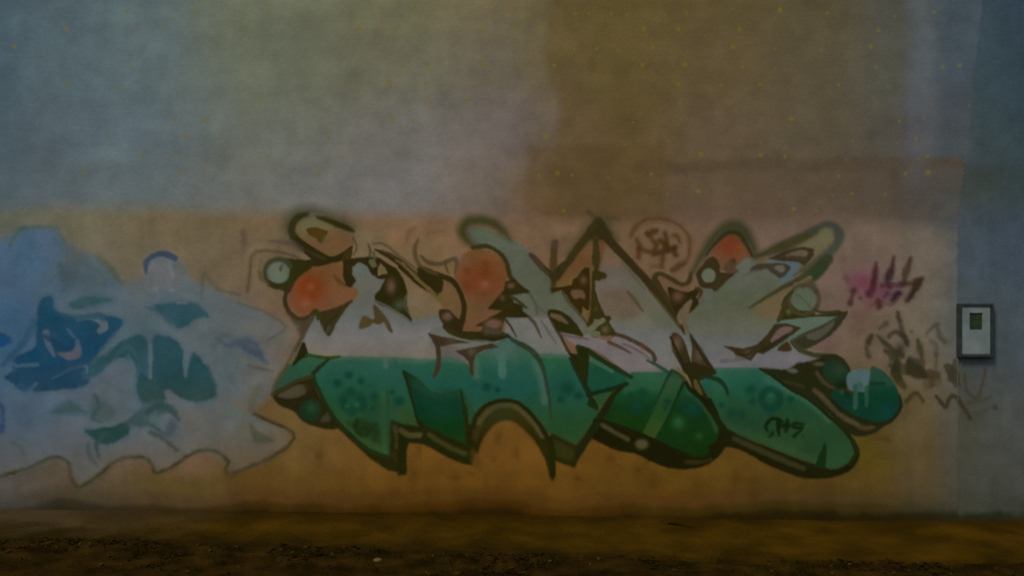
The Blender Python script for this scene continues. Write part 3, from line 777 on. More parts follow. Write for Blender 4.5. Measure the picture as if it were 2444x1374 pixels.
# ---- outlines
def o1(c):
    view('a')
    c.line([(640,520),(560,420),(520,340),(560,240),(660,190),(760,180),(880,210),(1020,270),(1140,330)], [60,80,100,110,100,90,90,80,40], (60,62,40), soft=20, alpha=.85)
    c.line([(820,640),(700,550),(600,460),(555,390),(560,310),(610,240),(700,205)], [40,60,66,62,62,60,30], (46,44,18), soft=5)
    c.line([(800,238),(880,258),(980,298),(1080,340),(1150,372)], [20,44,52,48,14], (46,42,12), soft=4)
    c.fill([(590,425),(700,490),(850,585),(940,620),(1040,580),(1120,520),(1135,530),(1100,570),(1060,640),(960,668),(880,690),(760,705),(690,670),(740,640),(700,600),(620,520)], INK)
    c.fill([(700,350),(780,338),(895,378),(860,430),(830,482),(790,440),(720,400)], (72,52,16)); c.blob(850,430,34,(70,66,12),.8)
    c.fill([(420,640),(560,640),(720,655),(760,700),(650,785),(560,880),(530,960),(440,930),(380,905),(500,860),(545,790),(520,700)], (44,40,8), soft=3)
    c.ring(422,772,132,40,(54,58,36),soft=5,a0=80,a1=330)
    c.ring(422,772,128,40,(44,44,14),soft=4,a0=0,a1=130)
    c.line([(560,880),(500,960),(490,1060),(540,1160),(620,1212),(720,1200),(780,1140),(830,1165),(1000,1115),(1130,1040)], [20,36,36,34,32,36,40,28,26,8], (54,42,20), soft=3)
    c.fill([(820,1160),(1000,1118),(1130,1040),(1060,1130),(980,1250),(920,1374),(870,1330),(830,1240)], INK2, soft=3)
    c.blob(890,1310,44,(70,72,52),.7)
    c.fill([(740,1190),(790,1130),(830,1180),(800,1230),(785,1180)], (50,52,14))
    c.fill([(500,1140),(620,1220),(720,1205),(770,1180),(690,1320),(640,1374),(560,1240)], (58,50,30), soft=6, alpha=.8)
    c.fill([(1050,625),(1110,612),(1120,636),(1300,620),(1390,640),(1490,700),(1540,760),(1450,720),(1380,700),(1375,810),(1330,790),(1280,700),(1200,665),(1130,715),(1130,790),(1168,850),(1122,908),(1075,890),(1048,800)], INK, smooth=False)
    c.fill([(1120,540),(1135,520),(1120,620),(1050,640),(1060,590)], (54,44,14))
    c.fill([(1300,660),(1340,650),(1365,700),(1330,715)], (88,82,52)); c.fill([(1405,690),(1440,700),(1478,770),(1430,780)], (100,90,52))
    c.fill([(1370,620),(1500,700),(1560,740),(1480,800),(1440,830),(1370,820),(1420,790),(1480,770),(1430,690)], INK)
    c.line([(1330,490),(1450,500),(1600,620),(1760,740)], [6,18,20,8], (78,66,48), alpha=.8)
    c.line([(1360,550),(1470,600),(1600,680),(1720,770),(1850,890),(1960,1010)], [14,38,52,44,40,14], (46,38,10))
    c.line([(1560,650),(1700,730),(1850,870),(2000,1040)], [6,18,20,14], (94,80,46))
    c.fill([(1490,770),(1560,740),(1620,830),(1660,950),(1656,1060),(1680,1160),(1702,1232),(1620,1168),(1500,1112),(1380,1062),(1356,1000),(1405,930),(1460,830)], (40,36,6))
    c.blob(1510,900,44,(98,74,58),.9, ry=70); c.blob(1590,1080,60,(68,78,54),.7)
    c.fill([(1340,1080),(1400,1130),(1480,1235),(1522,1338),(1490,1330),(1445,1245),(1390,1262),(1300,1232),(1355,1205)], (70,58,34), soft=2.5)
    c.fill([(1240,1190),(1325,1230),(1300,1280),(1205,1302)], (72,62,34), soft=2.5)
    view('b')
    c.line([(600,60),(560,130),(530,205),(430,390),(340,550),(290,655)], [30,34,30,24,22,28], (66,60,42), soft=3, alpha=.9)
    c.line([(470,330),(430,410)], 14, (98,88,62), alpha=.6)
    c.fill([(540,250),(575,345),(600,350),(520,380),(455,432),(500,330)], (30,36,8))
    c.line([(560,352),(660,365),(740,372),(820,362)], [10,18,22,10], (44,60,24))
    c.line([(730,385),(650,460),(615,520),(690,690),(790,850),(900,965),(1040,1085),(1205,1148)], [16,26,26,20,20,22,24,20], (28,40,14), alpha=.95)
    c.line([(290,655),(400,600),(500,545),(600,515)], [20,22,18,20], (50,46,22))
    c.line([(1520,185),(1570,240),(1590,300),(1588,400),(1560,520)], [10,26,26,20,6], (56,46,28))
    view('j'); c.fill([(560,580),(800,560),(980,480),(1180,560),(1350,620),(1480,620),(1560,800),(1560,1150),(1430,1200),(1250,1050),(1000,980),(850,800)], (25,42,10), soft=8, alpha=.7, wear=.3)
    c.line([(900,560),(860,760),(1000,940)], 120, (23,36,6), soft=4, alpha=.7); c.line([(1060,760),(1260,800),(1180,960)], 90, (26,42,4), soft=4, alpha=.7)
    c.line([(1480,640),(1380,760),(1500,900),(1400,1080)], 80, (28,47,17), soft=4, alpha=.7)
    view('a')
    c.line([(700,560),(780,600),(880,640)], [10,22,14], (50,46,20)); c.line([(1140,430),(1180,520),(1150,600)], [8,14,8], FAINT, alpha=.8)
    c.line([(1290,500),(1310,560),(1300,620)], [10,18,14], (66,58,36), alpha=.85); c.line([(1340,580),(1350,640)], [16,20], (72,64,42), alpha=.85)
    c.line([(1420,560),(1540,610),(1680,720),(1800,830)], [8,16,16,8], (58,48,26), alpha=.9)
    c.line([(960,800),(1010,850),(1060,890)], [10,22,14], (72,56,24), alpha=.8, soft=4)
    c.line([(1660,980),(1640,1080),(1690,1180)], [8,12,8], (70,74,50), alpha=.7)
    c.line([(870,1320),(900,1250),(990,1180)], [18,26,12], (44,38,14), alpha=.8)
    c.line([(1350,1040),(1480,1100),(1620,1190),(1720,1260)], [10,14,14,6], (82,82,66), alpha=.8)
coat('outline', 620, 480, 1070, 1120, L1, o1)

def o2(c):
    view('c')
    c.line([(650,470),(570,420),(520,340),(560,260),(660,240),(780,265),(870,330),(930,405)], [26,60,84,90,90,84,70,20], (52,54,26), soft=13, alpha=.95)
    c.line([(610,475),(680,462),(750,465),(840,520),(900,600),(925,700),(955,755),(1030,820),(1095,858)], [26,32,30,28,30,34,34,30,18], (52,46,20), soft=2.5)
    c.fill([(895,770),(960,750),(1090,858),(940,882),(960,950),(1040,970),(1035,1020),(1105,1072),(900,1070),(880,1100),(855,1190),(895,1228),(800,1255),(640,1250),(500,1224),(470,1196),(680,1200),(706,1150),(640,1146),(720,1100),(870,1015),(740,998),(800,932),(880,842)], (42,37,9), smooth=False, soft=2.5)
    c.blob(940,800,36,(96,74,54),.85, ry=26); c.blob(862,905,28,(78,66,40),.8); c.blob(790,1130,86,(100,74,58),.95, ry=46, hard=.4)
    c.line([(720,1190),(840,1200)], 40, (70,64,50), soft=6, alpha=.7)
    c.line([(150,640),(300,705),(430,755),(500,860),(535,980),(522,1090),(495,1190)], [20,40,40,36,36,40,40], (44,37,12))
    c.fill([(322,1020),(350,1005),(410,1015),(470,1082),(520,1110),(505,1206),(430,1192),(370,1150),(330,1085)], (46,36,14)); c.blob(388,1066,46,(96,76,56),.95, ry=40, hard=.3)
    c.line([(360,1150),(430,1205),(600,1248),(800,1255),(905,1228)], [20,34,40,34,24], (46,42,14))
    c.line([(140,400),(110,470),(120,570),(180,660),(290,705)], [10,30,34,30,30], (72,60,34), alpha=.85, soft=4)
    c.line([(160,545),(225,600),(330,612),(460,572),(455,690)], [14,30,30,28,12], (72,58,34), alpha=.85)
    c.fill([(140,650),(240,700),(345,742),(330,860),(240,832),(150,740)], (44,36,8))
    c.line([(-40,620),(60,700),(160,790),(300,880)], [24,44,40,16], (46,38,10)); c.line([(0,610),(150,760),(250,850),(320,930)], [16,20,22,14], (94,80,42))
    c.line([(1110,535),(1190,620),(1300,735)], [34,50,30], (64,52,34)); c.line([(1318,430),(1305,540),(1305,660),(1310,760),(1295,850)], [50,50,60,44,26], (58,48,18), soft=3.5, alpha=.9)
    c.blob(1320,440,60,(78,62,48),.6); c.blob(1400,400,40,(92,68,44),.5)
    c.line([(1100,870),(1150,970),(1165,1050)], [16,12,6], (66,70,52), alpha=.8)
    c.line([(1100,1075),(1150,1140),(1200,1250)], [24,20,6], (62,58,40), alpha=.9); c.line([(890,1090),(940,1160),(985,1240)], [16,14,4], (62,52,32))
    c.line([(1258,1040),(1300,1120),(1360,1220),(1445,1390)], [10,22,22,18], (58,48,30))
    c.fill([(1255,1030),(1330,1010),(1450,1078),(1560,1228),(1480,1218),(1360,1192),(1310,1125)], (40,38,8)); c.line([(1290,1055),(1360,1080),(1420,1120)], [20,36,14], (92,74,52), soft=3)
    c.line([(1290,835),(1400,820),(1480,800)], [20,22,16], (58,48,12))
    view('d')
    c.fill([(240,62),(400,98),(570,130),(430,146),(322,165),(330,240),(330,330),(300,410),(265,440),(295,330),(312,210)], (58,46,30), smooth=False)
    c.fill([(468,210),(600,180),(780,142),(825,172),(700,196),(640,232),(612,300),(612,420),(592,400),(578,300),(530,250)], (56,46,28), smooth=False)
    c.blob(600,210,34,(84,76,58),.7); c.blob(420,120,40,(78,60,44),.7)
    c.line([(880,55),(980,125),(1090,185),(1170,265),(1220,370),(1250,500),(1272,640),(1285,780)], [16,30,40,36,28,22,16,8], (40,52,34), alpha=.95)
    c.line([(612,860),(640,770),(720,682),(820,638),(900,632),(1000,655),(1100,735),(1180,835),(1240,930),(1290,1040),(1302,1280)], [30,34,34,30,28,28,28,30,34,50,30], (30,31,4), soft=3)
    c.line([(1448,270),(1550,470),(1640,645)], [18,26,20], (28,43,20))
    c.fill([(1600,660),(1640,615),(1694,712),(1640,690)], (20,40,10)); 
    c.fill([(1500,165),(1565,170),(1612,250),(1594,440),(1570,475),(1500,350),(1438,225),(1520,240)], (32,34,6), smooth=False)
    c.line([(505,540),(525,640),(545,760)], [4,14,20], (20,40,12))
    c.line([(10,385),(70,560),(140,835)], [8,12,14], (23,36,13))
    view('c')
    c.line([(470,560),(480,640),(460,720)], [8,14,8], (84,70,50), alpha=.7); c.line([(370,590),(380,650),(400,690)], [8,14,10], (66,52,26), alpha=.8)
    c.line([(40,420),(60,340),(110,300)], [14,30,14], (92,72,44), soft=6, alpha=.6); c.line([(220,350),(300,330),(380,340)], [14,24,10], (94,78,56), soft=6, alpha=.5)
    c.line([(930,890),(1010,940),(1070,990)], [12,18,10], (52,48,26)); c.line([(960,960),(1000,990),(1050,1060)], [10,26,14], INK)
    c.line([(1100,860),(1140,930),(1180,990),(1240,1040)], [8,14,10,4], (76,78,58), alpha=.8)
    c.line([(1230,640),(1290,700),(1310,760)], [10,24,20], (52,44,22)); c.line([(1330,700),(1350,650),(1400,600)], [20,28,14], (50,42,18))
    c.line([(1380,860),(1450,960),(1560,1080),(1640,1200)], [10,14,14,6], (60,60,34), alpha=.85)
    c.line([(1350,1220),(1470,1240),(1600,1260)], [8,14,8], (78,66,50), alpha=.7); c.line([(1200,1100),(1250,1180),(1330,1300)], [6,12,6], (82,72,66), alpha=.6)
    c.line([(580,1280),(700,1270),(800,1285)], [6,12,6], (78,72,60), alpha=.7); c.line([(640,1240),(780,1262),(920,1236)], [14,22,14], (38,34,10))
coat('outline', 950, 500, 1470, 1160, L2, o2)

def o3(c):
    view('e')
    c.line([(-60,420),(40,290),(140,190),(190,190),(280,300)], [70,100,130,130,70], (64,58,32), soft=18, alpha=.8)
    c.fill([(60,270),(140,150),(180,140),(220,200),(260,270),(180,300),(110,300)], (46,42,16), soft=6)
    c.line([(75,80),(120,120)], 24, (62,54,38), alpha=.7, soft=4); c.line([(230,130),(310,140)], 26, (72,62,42), alpha=.7, soft=4)
    c.line([(170,230),(300,370),(430,505),(560,650),(700,810),(780,930),(830,1032)], [60,60,54,56,56,36,8], (50,40,18), soft=3)
    c.line([(390,710),(440,770),(505,860)], [16,26,6], (76,68,48), alpha=.9)
    c.line([(290,1035),(400,1075),(520,1140),(590,1200),(594,1265)], [20,26,24,26,24], (62,52,36)); c.line([(240,1100),(330,1140),(410,1185)], [22,18,6], (74,62,46)); c.line([(535,1240),(640,1295),(770,1385)], [8,22,26], (39,68,48))
    c.blob(505,1135,22,(100,64,14),.7)
    c.line([(590,630),(600,585),(640,570),(720,605),(790,650),(840,650),(870,610),(880,560)], [30,36,32,34,34,36,30,16], (60,50,24), soft=3)
    c.line([(600,620),(650,690),(720,790),(770,880)], [50,34,30,20], (56,46,20))
    c.fill([(640,590),(700,640),(780,680),(850,700),(870,660),(800,670),(720,630)], (102,76,54), soft=3)
    c.line([(640,600),(700,700),(780,870)], [18,20,10], (100,78,54))
    c.fill([(702,680),(760,688),(860,712),(945,672),(915,750),(800,855),(780,905),(735,810)], INK); c.blob(778,740,44,(94,70,50),.85)
    c.fill([(905,755),(938,800),(860,868)], INK); c.fill([(780,880),(880,770),(860,860),(800,960)], (96,84,62), soft=3)
    c.fill([(730,1045),(765,1028),(820,1085),(870,1230),(888,1300),(840,1342),(790,1260),(740,1165)], (50,42,20)); c.blob(770,1110,44,(92,74,58),.9, ry=70)
    c.fill([(872,1030),(960,1150),(1075,1332),(1010,1374),(930,1330),(885,1270),(893,1150)], (52,44,24), smooth=False); c.blob(942,1205,40,(82,68,54),.85, ry=60)
    c.fill([(822,1290),(900,1260),(1072,1330),(1000,1374),(900,1410),(850,1350)], (38,34,10))
    view('c')
    c.line([(1690,240),(1600,370),(1500,500),(1400,640),(1340,730)], [50,66,58,52,40], (52,44,18), soft=4)
    c.line([(1670,380),(1665,540),(1660,720)], [36,42,40], (58,48,20)); c.line([(1660,690),(1735,718)], 50, (56,42,16), soft=3)
    c.line([(1640,640),(1632,800),(1622,960),(1606,1090)], [20,28,26,14], (94,74,42))
    view('m')
    c.fill([(660,-10),(745,0),(745,700),(730,840),(690,852),(600,770),(580,930),(480,825),(350,665),(250,515),(170,440),(0,490),(0,418),(230,388),(400,350),(410,240),(500,180)], (48,36,8), smooth=False)
    c.fill([(370,490),(460,450),(580,460),(640,520),(640,620),(560,590),(440,610)], (90,68,48), soft=3); c.blob(620,240,70,(92,70,46),.85, ry=90)
    c.fill([(820,60),(930,90),(1030,150),(960,240),(850,250),(860,470),(930,690),(1055,975),(1160,980),(1190,1030),(1130,1110),(1285,1325),(1250,1374),(980,1374),(950,1330),(850,1280),(960,1160),(1060,1060),(850,1020),(800,1150),(740,1200),(695,1160),(770,960),(790,480)], (50,44,14), smooth=False)
    c.blob(1070,1250,80,(82,80,50),.85); c.blob(880,830,50,(70,62,28),.7)
    c.line([(760,1240),(880,1150),(1020,1065)], 80, (98,94,70)); c.fill([(770,1290),(880,1290),(955,1335),(880,1374),(780,1374)], (88,92,70))
    view('f')
    c.line([(0,105),(100,150),(200,215),(350,305),(485,380)], [40,44,40,38,24], (25,45,18), soft=2.5); c.line([(40,150),(40,280),(60,430)], [90,86,40], (32,36,8), soft=3)
    c.line([(90,545),(200,510),(330,480),(440,440)], [30,32,34,30], (17,38,20)); c.line([(400,465),(310,560),(200,745),(90,930),(0,1070)], [30,44,60,60,50], (26,32,8), soft=3)
    c.fill([(90,625),(130,560),(180,655),(120,650)], (24,40,10)); c.line([(60,430),(110,540)], 26, (22,38,17))
    c.line([(1050,345),(1070,440),(1110,520),(1190,640),(1310,840)], [70,80,80,60,44], (34,34,10), soft=3); c.line([(1070,420),(1085,470),(1120,530)], [26,34,18], (78,68,36), soft=3)
    c.line([(1110,378),(1200,380),(1290,415),(1345,480),(1362,545)], [14,26,28,24,6], (23,43,25))
    c.line([(855,322),(805,400),(740,540),(650,740)], [24,16,12,6], (22,52,30)); c.line([(965,425),(880,610),(810,760),(705,940)], [24,16,14,10], (16,42,18)); c.line([(860,318),(930,370),(985,430)], [20,28,18], (42,56,24))
    c.line([(985,430),(1020,490),(1120,570),(1230,710),(1305,860),(1318,970),(1250,1065),(1120,1120)], [24,30,36,36,34,36,34,20], (24,27,5), soft=2.5)
    c.line([(150,770),(300,800),(560,895),(860,1030),(1000,1085)], [20,22,22,22,20], (22,26,4))
    view('e')
    c.line([(150,320),(160,420),(150,520)], [8,10,8], (58,46,20)); c.line([(330,460),(430,580),(520,690)], [6,10,6], (82,74,56), alpha=.7)
    c.line([(560,700),(640,790),(720,890),(790,990)], [8,14,14,6], (60,54,30), alpha=.8); c.line([(920,680),(960,700),(940,760)], [14,20,10], (56,50,26))
    c.line([(800,880),(840,960),(860,1020)], [8,14,8], (82,78,58), alpha=.8); c.line([(350,1110),(460,1160),(560,1230)], [6,10,6], (80,68,56), alpha=.7)
    c.line([(720,1060),(770,1170),(830,1290)], [10,14,10], (38,32,14)); c.line([(900,1090),(980,1220),(1050,1320)], [8,12,8], (38,34,16))
coat('outline', 1300, 490, 1760, 1120, L3, o3)

def o4(c):
    view('e')
    c.line([(890,560),(950,450),(1020,345),(1080,265),(1160,210),(1240,205),(1310,265),(1365,360),(1375,440)], [24,50,60,76,100,104,90,60,16], (52,54,32), soft=13, alpha=.95)
    c.line([(1000,420),(1080,320),(1160,250),(1240,248),(1300,315),(1360,430)], [8,16,24,26,26,10], (46,44,20), soft=3)
    c.fill([(925,565),(980,495),(1010,450),(1060,438),(1102,500),(1108,552),(1160,560),(1245,540),(1165,612),(1080,695),(1040,680),(960,665)], INK2, soft=2.5)
    c.fill([(1135,520),(1200,450),(1232,480),(1225,520),(1245,545),(1180,560)], (80,60,42), soft=2.5); c.blob(1212,466,22,(52,42,28),.9)
    view('g')
    c.line([(375,480),(470,440),(600,390),(740,330),(880,260)], [24,50,80,80,60], (56,54,28), soft=7, alpha=.95)
    c.line([(860,260),(960,205),(1050,215),(1095,290),(1075,370),(980,470),(880,545),(790,600)], [40,50,60,84,70,70,66,50], (58,64,52), soft=7, alpha=.95)
    c.line([(1000,500),(920,580),(840,640),(720,690),(600,750),(450,840),(320,920)], [80,100,80,46,30,22,6], (52,54,30), soft=4, alpha=.95)
    c.fill([(880,580),(990,520),(970,610),(880,690),(840,640)], (42,56,34), soft=5)
    c.line([(720,720),(780,700),(840,660)], 26, (94,84,56), soft=3)
    c.line([(780,740),(850,700),(890,760),(920,840),(900,930)], [20,40,36,32,24], (62,60,42), soft=5, alpha=.85)
    c.fill([(490,495),(640,425),(790,396),(875,415),(872,465),(795,552),(742,520),(600,512)], (56,46,28), smooth=False); c.fill([(640,465),(760,425),(815,440),(800,475),(700,482)], (92,80,62), soft=3); c.line([(660,480),(800,490)], 16, (62,54,36))
    c.fill([(330,600),(380,550),(500,540),(600,538),(672,570),(640,620),(590,658),(540,634),(470,580),(420,592)], (58,52,38), soft=2.5); c.fill([(540,570),(610,560),(620,590),(590,612)], (90,86,74), soft=2.5)
    c.fill([(650,860),(690,900),(740,945),(870,955),(890,985),(1060,965),(1165,950),(1120,1010),(1075,990),(900,990),(750,1006),(580,1022),(600,940)], (44,42,12), smooth=False); c.blob(660,952,28,(86,82,52),.9)
    c.line([(690,780),(650,860),(610,940),(570,1030)], [14,24,30,24], (56,50,24))
    c.ring(790,850,126,26,(66,60,38),soft=3,alpha=.85,a0=20,a1=330)
    c.fill([(1165,950),(1110,1055),(1020,1150),(880,1240),(770,1272),(690,1220),(760,1152),(900,1095),(1030,1030)], (46,46,28), soft=2.5); c.fill([(820,1160),(980,1080),(1050,1040),(1000,1120),(900,1190)], (76,74,60), soft=4)
    c.fill([(540,1060),(640,1058),(760,1090),(715,1130),(560,1242),(440,1312),(390,1300),(330,1374),(260,1340),(105,1250),(270,1274),(380,1242),(480,1150)], (50,43,22), smooth=False)
    c.fill([(560,1120),(620,1085),(690,1095),(640,1140),(540,1210),(510,1200)], (98,80,74), soft=3); c.blob(310,1310,36,(78,66,48),.7)
    c.fill([(565,1282),(640,1215),(680,1285)], (56,46,20))
    c.line([(690,1215),(760,1280),(880,1325),(1060,1340),(1130,1380)], [30,40,34,34,30], (54,54,34), soft=3)
    view('h')
    c.line([(-20,560),(0,610),(60,755),(130,830)], [34,40,40,30], (22,30,6), soft=2.5); c.line([(0,370),(60,385),(105,430),(140,500)], [14,26,22,6], (22,45,27))
    c.line([(410,285),(540,360),(660,450),(850,560),(1000,690),(1130,805),(1205,910),(1240,1010),(1190,1110)], [10,22,26,26,26,28,26,26,20], (26,34,10))
    c.fill([(975,925),(985,1000),(970,1145),(890,1125),(930,1020)], (18,40,14), smooth=False)
    c.line([(1000,520),(1100,630),(1250,715),(1430,765),(1550,725),(1625,620),(1615,520)], [24,30,30,30,26,22,14], (26,34,14), soft=3)
    c.line([(950,190),(1060,190),(1150,250),(1185,340),(1165,430)], [30,34,24,18,14], (36,38,18), soft=3)
    view('g')
    c.line([(260,650),(340,610),(420,600)], [6,10,6], (78,78,62), alpha=.7); c.line([(480,470),(600,430),(720,400)], [8,12,8], (66,58,38), alpha=.8)
    c.line([(700,640),(780,600),(860,540),(930,470)], [6,14,16,10], (70,68,44), alpha=.8); c.line([(600,900),(640,830),(690,780)], [12,20,12], (54,48,24))
    c.line([(880,940),(960,960),(1100,950)], [10,20,16], (50,48,26)); c.line([(700,1190),(820,1140),(960,1070),(1080,1000)], [8,14,14,8], (58,60,44), alpha=.85)
    c.line([(420,1290),(520,1230),(640,1150)], [10,16,10], (40,36,18)); c.line([(200,1310),(280,1330),(340,1300)], [8,16,8], (44,38,20))
coat('outline', 1640, 510, 2170, 1130, L4, o4)

def ball3(c):
    view('e'); c.blob(1018,580,56,(93,98,80),1, hard=.85)
coat('bubble', 1660, 625, 1730, 690, mural, ball3)
# small painted initials on the last letter's foot
def ini(c):
    view('i'); D = (12,32,6)
    c.line([(840,570),(680,490),(520,490),(390,600),(350,720),(400,850)], [90,110,110,120,110,60], D, soft=4)
    c.line([(560,880),(500,960),(430,1020)], [90,110,50], (15,36,11), soft=5)
    c.line([(730,560),(720,740),(740,960)], [150,140,80], D, soft=4); c.line([(990,520),(980,680),(940,840)], [110,150,100], D, soft=4); c.line([(720,690),(1000,690)], 130, D, soft=4)
    c.line([(1470,640),(1260,620),(1140,690),(1290,740),(1430,760),(1340,860),(1180,1000)], [90,120,130,130,120,90,110], D, soft=4, alpha=.95)
    c.blob(1460,980,60,(22,36,17),.6)
coat('initials', 1815, 985, 1935, 1055, L4, ini)
# pale runs of paint over the last bubble
def drip(c):
    view('h')
    c.fill([(1175,330),(1250,285),(1345,300),(1362,340),(1330,470),(1290,485),(1190,470),(1160,400)], (74,96,96), soft=3)
    c.line([(1232,440),(1236,560),(1232,625)], [44,42,36], (46,76,62), soft=2.5, alpha=.9); c.line([(1330,450),(1332,560),(1330,600)], [40,34,30], (39,72,57), soft=2.5, alpha=.85)
    c.fill([(1230,420),(1290,400),(1300,470),(1240,470)], (46,79,71), soft=4, alpha=.7)
    c.line([(1260,250),(1265,300)], 60, (84,83,69), soft=8, alpha=.5)
coat('paint_drip', 2010, 860, 2085, 985, mural, drip)

# ------------------------------------------------------------------ faded blue piece
blue = empty('graffiti_piece', W(330, 1150, 0.003))
tag(blue, 'faded blue and grey graffiti piece, washed out, beside the green mural', 'graffiti')
def wash(c):
    view('o')
    X, Y = c.X0, c.Y0
    sil = [(-40,160),(60,110),(100,80),(240,84),(300,160),(400,200),(500,275),(560,330),(650,300),(660,210),(760,200),(800,230),(860,330),(905,330),(960,360),(1100,420),(1250,495),(1320,520),(1290,640),(1220,740),(1190,830),(1120,890),(1160,930),(1270,980),(1280,1040),(1150,1125),(1030,1165),(1000,1115),(900,1070),(700,1160),(640,1100),(500,1120),(350,1222),(315,1140),(250,1098),(120,1148),(-40,1190)]
    c.fill(sil, (84,88,90), soft=13, alpha=.95, smooth=False)
    # colour drifts across the piece
    t = ramp(X + 60 * fbm(X / 90, Y / 90, 3), [(0,(68,93,116)),(110,(74,96,116)),(260,(80,97,108)),(420,(84,99,106)),(560,(85,100,103)),(640,(95,99,97)),(700,(104,97,82))])
    c.rgb[:] = t * (1 + 0.34 * fbm(X / 45, Y / 45, 4))[..., None]
    low = np.clip((Y - 960) / 140, 0, 1)[..., None]
    c.rgb[:] = c.rgb * (1 - .6 * low) + alb((90,88,78)) * .6 * low
    c.blob(715,270,70,(108,116,122),.85); c.blob(560,470,90,(84,96,102),.6); c.blob(380,560,40,(76,96,108),.5); c.blob(1010,520,80,(92,98,104),.5); c.blob(300,960,90,(88,92,98),.5)
    c.line([(440,650),(520,565),(620,505),(700,505),(790,570)], [20,40,50,44,20], (86,104,112), soft=8, alpha=.6)
    c.fill([(20,560),(100,520),(170,470),(180,620),(150,780),(40,760),(20,660)], (48,84,110), soft=14, alpha=.55)
    c.fill([(255,200),(330,180),(440,230),(520,300),(500,350),(380,340),(290,330)], (70,84,90), soft=12, alpha=.5, wear=.3)
    c.line([(860,340),(980,420),(1120,470),(1230,560)], [30,40,40,20], (90,100,106), soft=9, alpha=.5)
    c.line([(940,640),(1010,740),(1080,830)], [40,60,40], (84,98,106), soft=10, alpha=.5)
    c.line([(40,830),(160,860),(330,800),(460,720)], [30,50,50,30], (84,94,106), soft=10, alpha=.45)
    c.fill([(880,560),(960,520),(1060,560),(1040,620),(940,640)], (68,84,92), soft=14, alpha=.45, wear=.3)
    c.a *= np.clip(1.0 - .25 * np.clip((X - 300) / 400, 0, 1) - .45 * np.clip((Y - 1010) / 120, 0, 1), 0, 1)
    c.a *= np.clip(1.05 - 1.5 * np.clip(fbm(X / 60, Y / 50, 5), 0, 1) * np.clip((X - 250) / 300 + (Y - 900) / 300, .15, 1), 0, 1)
    c.blob(150,230,120,(66,95,118),.9); c.blob(230,330,110,(70,92,104),.5); c.blob(60,480,120,(50,84,112),.8); c.blob(40,330,90,(66,86,108),.6); c.blob(200,180,40,(84,96,116),.5)
    c.blob(330,310,90,(66,80,90),.55); c.blob(300,280,70,(74,86,86),.6); c.blob(330,200,50,(88,86,70),.5); c.blob(430,360,60,(72,90,92),.6)
    c.blob(640,520,90,(72,92,98),.7); c.blob(1000,700,90,(76,90,96),.6); c.blob(450,860,110,(84,83,78),.5); c.blob(900,960,110,(90,86,78),.6)
    c.blob(100,900,110,(66,82,96),.6); c.blob(520,720,70,(84,90,98),.5); c.blob(1060,480,90,(82,87,88),.6); c.blob(870,790,30,(54,78,69),.3)
    c.blob(30,640,60,(44,84,116),.6); c.blob(620,340,70,(94,89,78),.5)
coat('faded_fill', -14, 530, 720, 1170, blue, wash, q=2.0, warp=3)
def shapes():
    c = Each('dark_shape', blue, 2.0, 3, (60,84,96))
    view('o')
    T1 = [(700,(28,66,88)),(760,(22,64,86)),(850,(16,62,88)),(930,(30,60,80))]
    kw = dict(soft=5, wear=.12, alpha=1.0)
    c.fill([(180,400),(232,388),(250,450),(320,478),(440,486),(500,470),(545,500),(495,590),(440,640),(400,700),(385,775),(250,798),(150,805),(165,765),(100,800),(60,770),(20,740),(80,700),(60,660),(150,600),(160,500)], T1, **kw)
    c.fill([(-20,545),(40,560),(50,590),(-20,610)], (20,66,104), **kw)
    c.fill([(455,640),(560,570),(620,553),(655,590),(662,690),(640,860),(612,800),(605,700),(570,660),(500,668),(420,740),(380,720)], [(800,(36,70,74)),(880,(40,74,82))], **kw)
    c.fill([(678,575),(720,555),(780,580),(812,630),(822,730),(850,640),(880,648),(930,720),(956,800),(940,838),(870,852),(790,825),(745,800),(720,860),(645,860),(608,800),(625,720),(670,740)], [(800,(32,68,76)),(880,(30,68,74)),(950,(42,66,62))], **kw)
    c.fill([(685,430),(760,412),(860,412),(925,470),(880,482),(800,525),(760,500)], (42,74,84), **kw)
    c.fill([(1050,590),(1100,565),(1145,600),(1175,665),(1110,640)], (58,68,82), soft=5, alpha=.85, wear=.3)
    c.fill([(375,975),(440,968),(560,945),(572,990),(500,1032),(440,1034)], (32,63,59), **kw)
    c.fill([(565,935),(640,875),(740,860),(762,900),(720,905),(660,955),(600,955)], (46,65,59), soft=5, alpha=.85, wear=.3)
    c.fill([(235,900),(300,848),(375,895),(300,905)], (54,76,78), soft=8, alpha=.8); c.fill([(405,900),(425,840),(490,870),(500,920),(430,930)], (64,78,74), soft=8, alpha=.7)
    c.fill([(305,415),(390,386),(500,398),(410,425),(330,442)], (46,78,82), soft=5, alpha=.85)
    c.line([(648,275),(655,225),(715,196),(770,212),(780,225)], [20,26,26,30,10], (48,64,84), soft=4, alpha=.9)
    c.fill([(270,270),(330,260),(330,320),(280,320)], (72,78,80), soft=8, alpha=.6); c.line([(430,210),(500,270),(530,320)], [30,30,14], (72,86,72), soft=7, alpha=.6)
    c.line([(480,240),(500,290),(545,330)], 22, (80,84,66), soft=6, alpha=.5)
    c.blob(680,940,36,(80,98,102),.9, ry=60); c.line([(665,985),(720,1010),(785,1065)], [20,24,18], (58,66,58), soft=5, alpha=.8); c.line([(390,1040),(400,1090),(430,1135)], [20,22,12], (62,74,74), soft=5, alpha=.7)
    c.fill([(755,930),(780,960),(760,1000),(735,985)], (66,72,84), soft=5, alpha=.7); c.blob(0,970,24,(40,66,96),.7); c.blob(0,870,22,(52,66,86),.6)
    c.line([(50,1030),(90,1050),(110,1090)], [16,20,8], (66,78,76), soft=5, alpha=.7)
    c.line([(950,600),(1000,560),(1060,600)], 24, (70,84,88), soft=8, alpha=.6)
shapes()
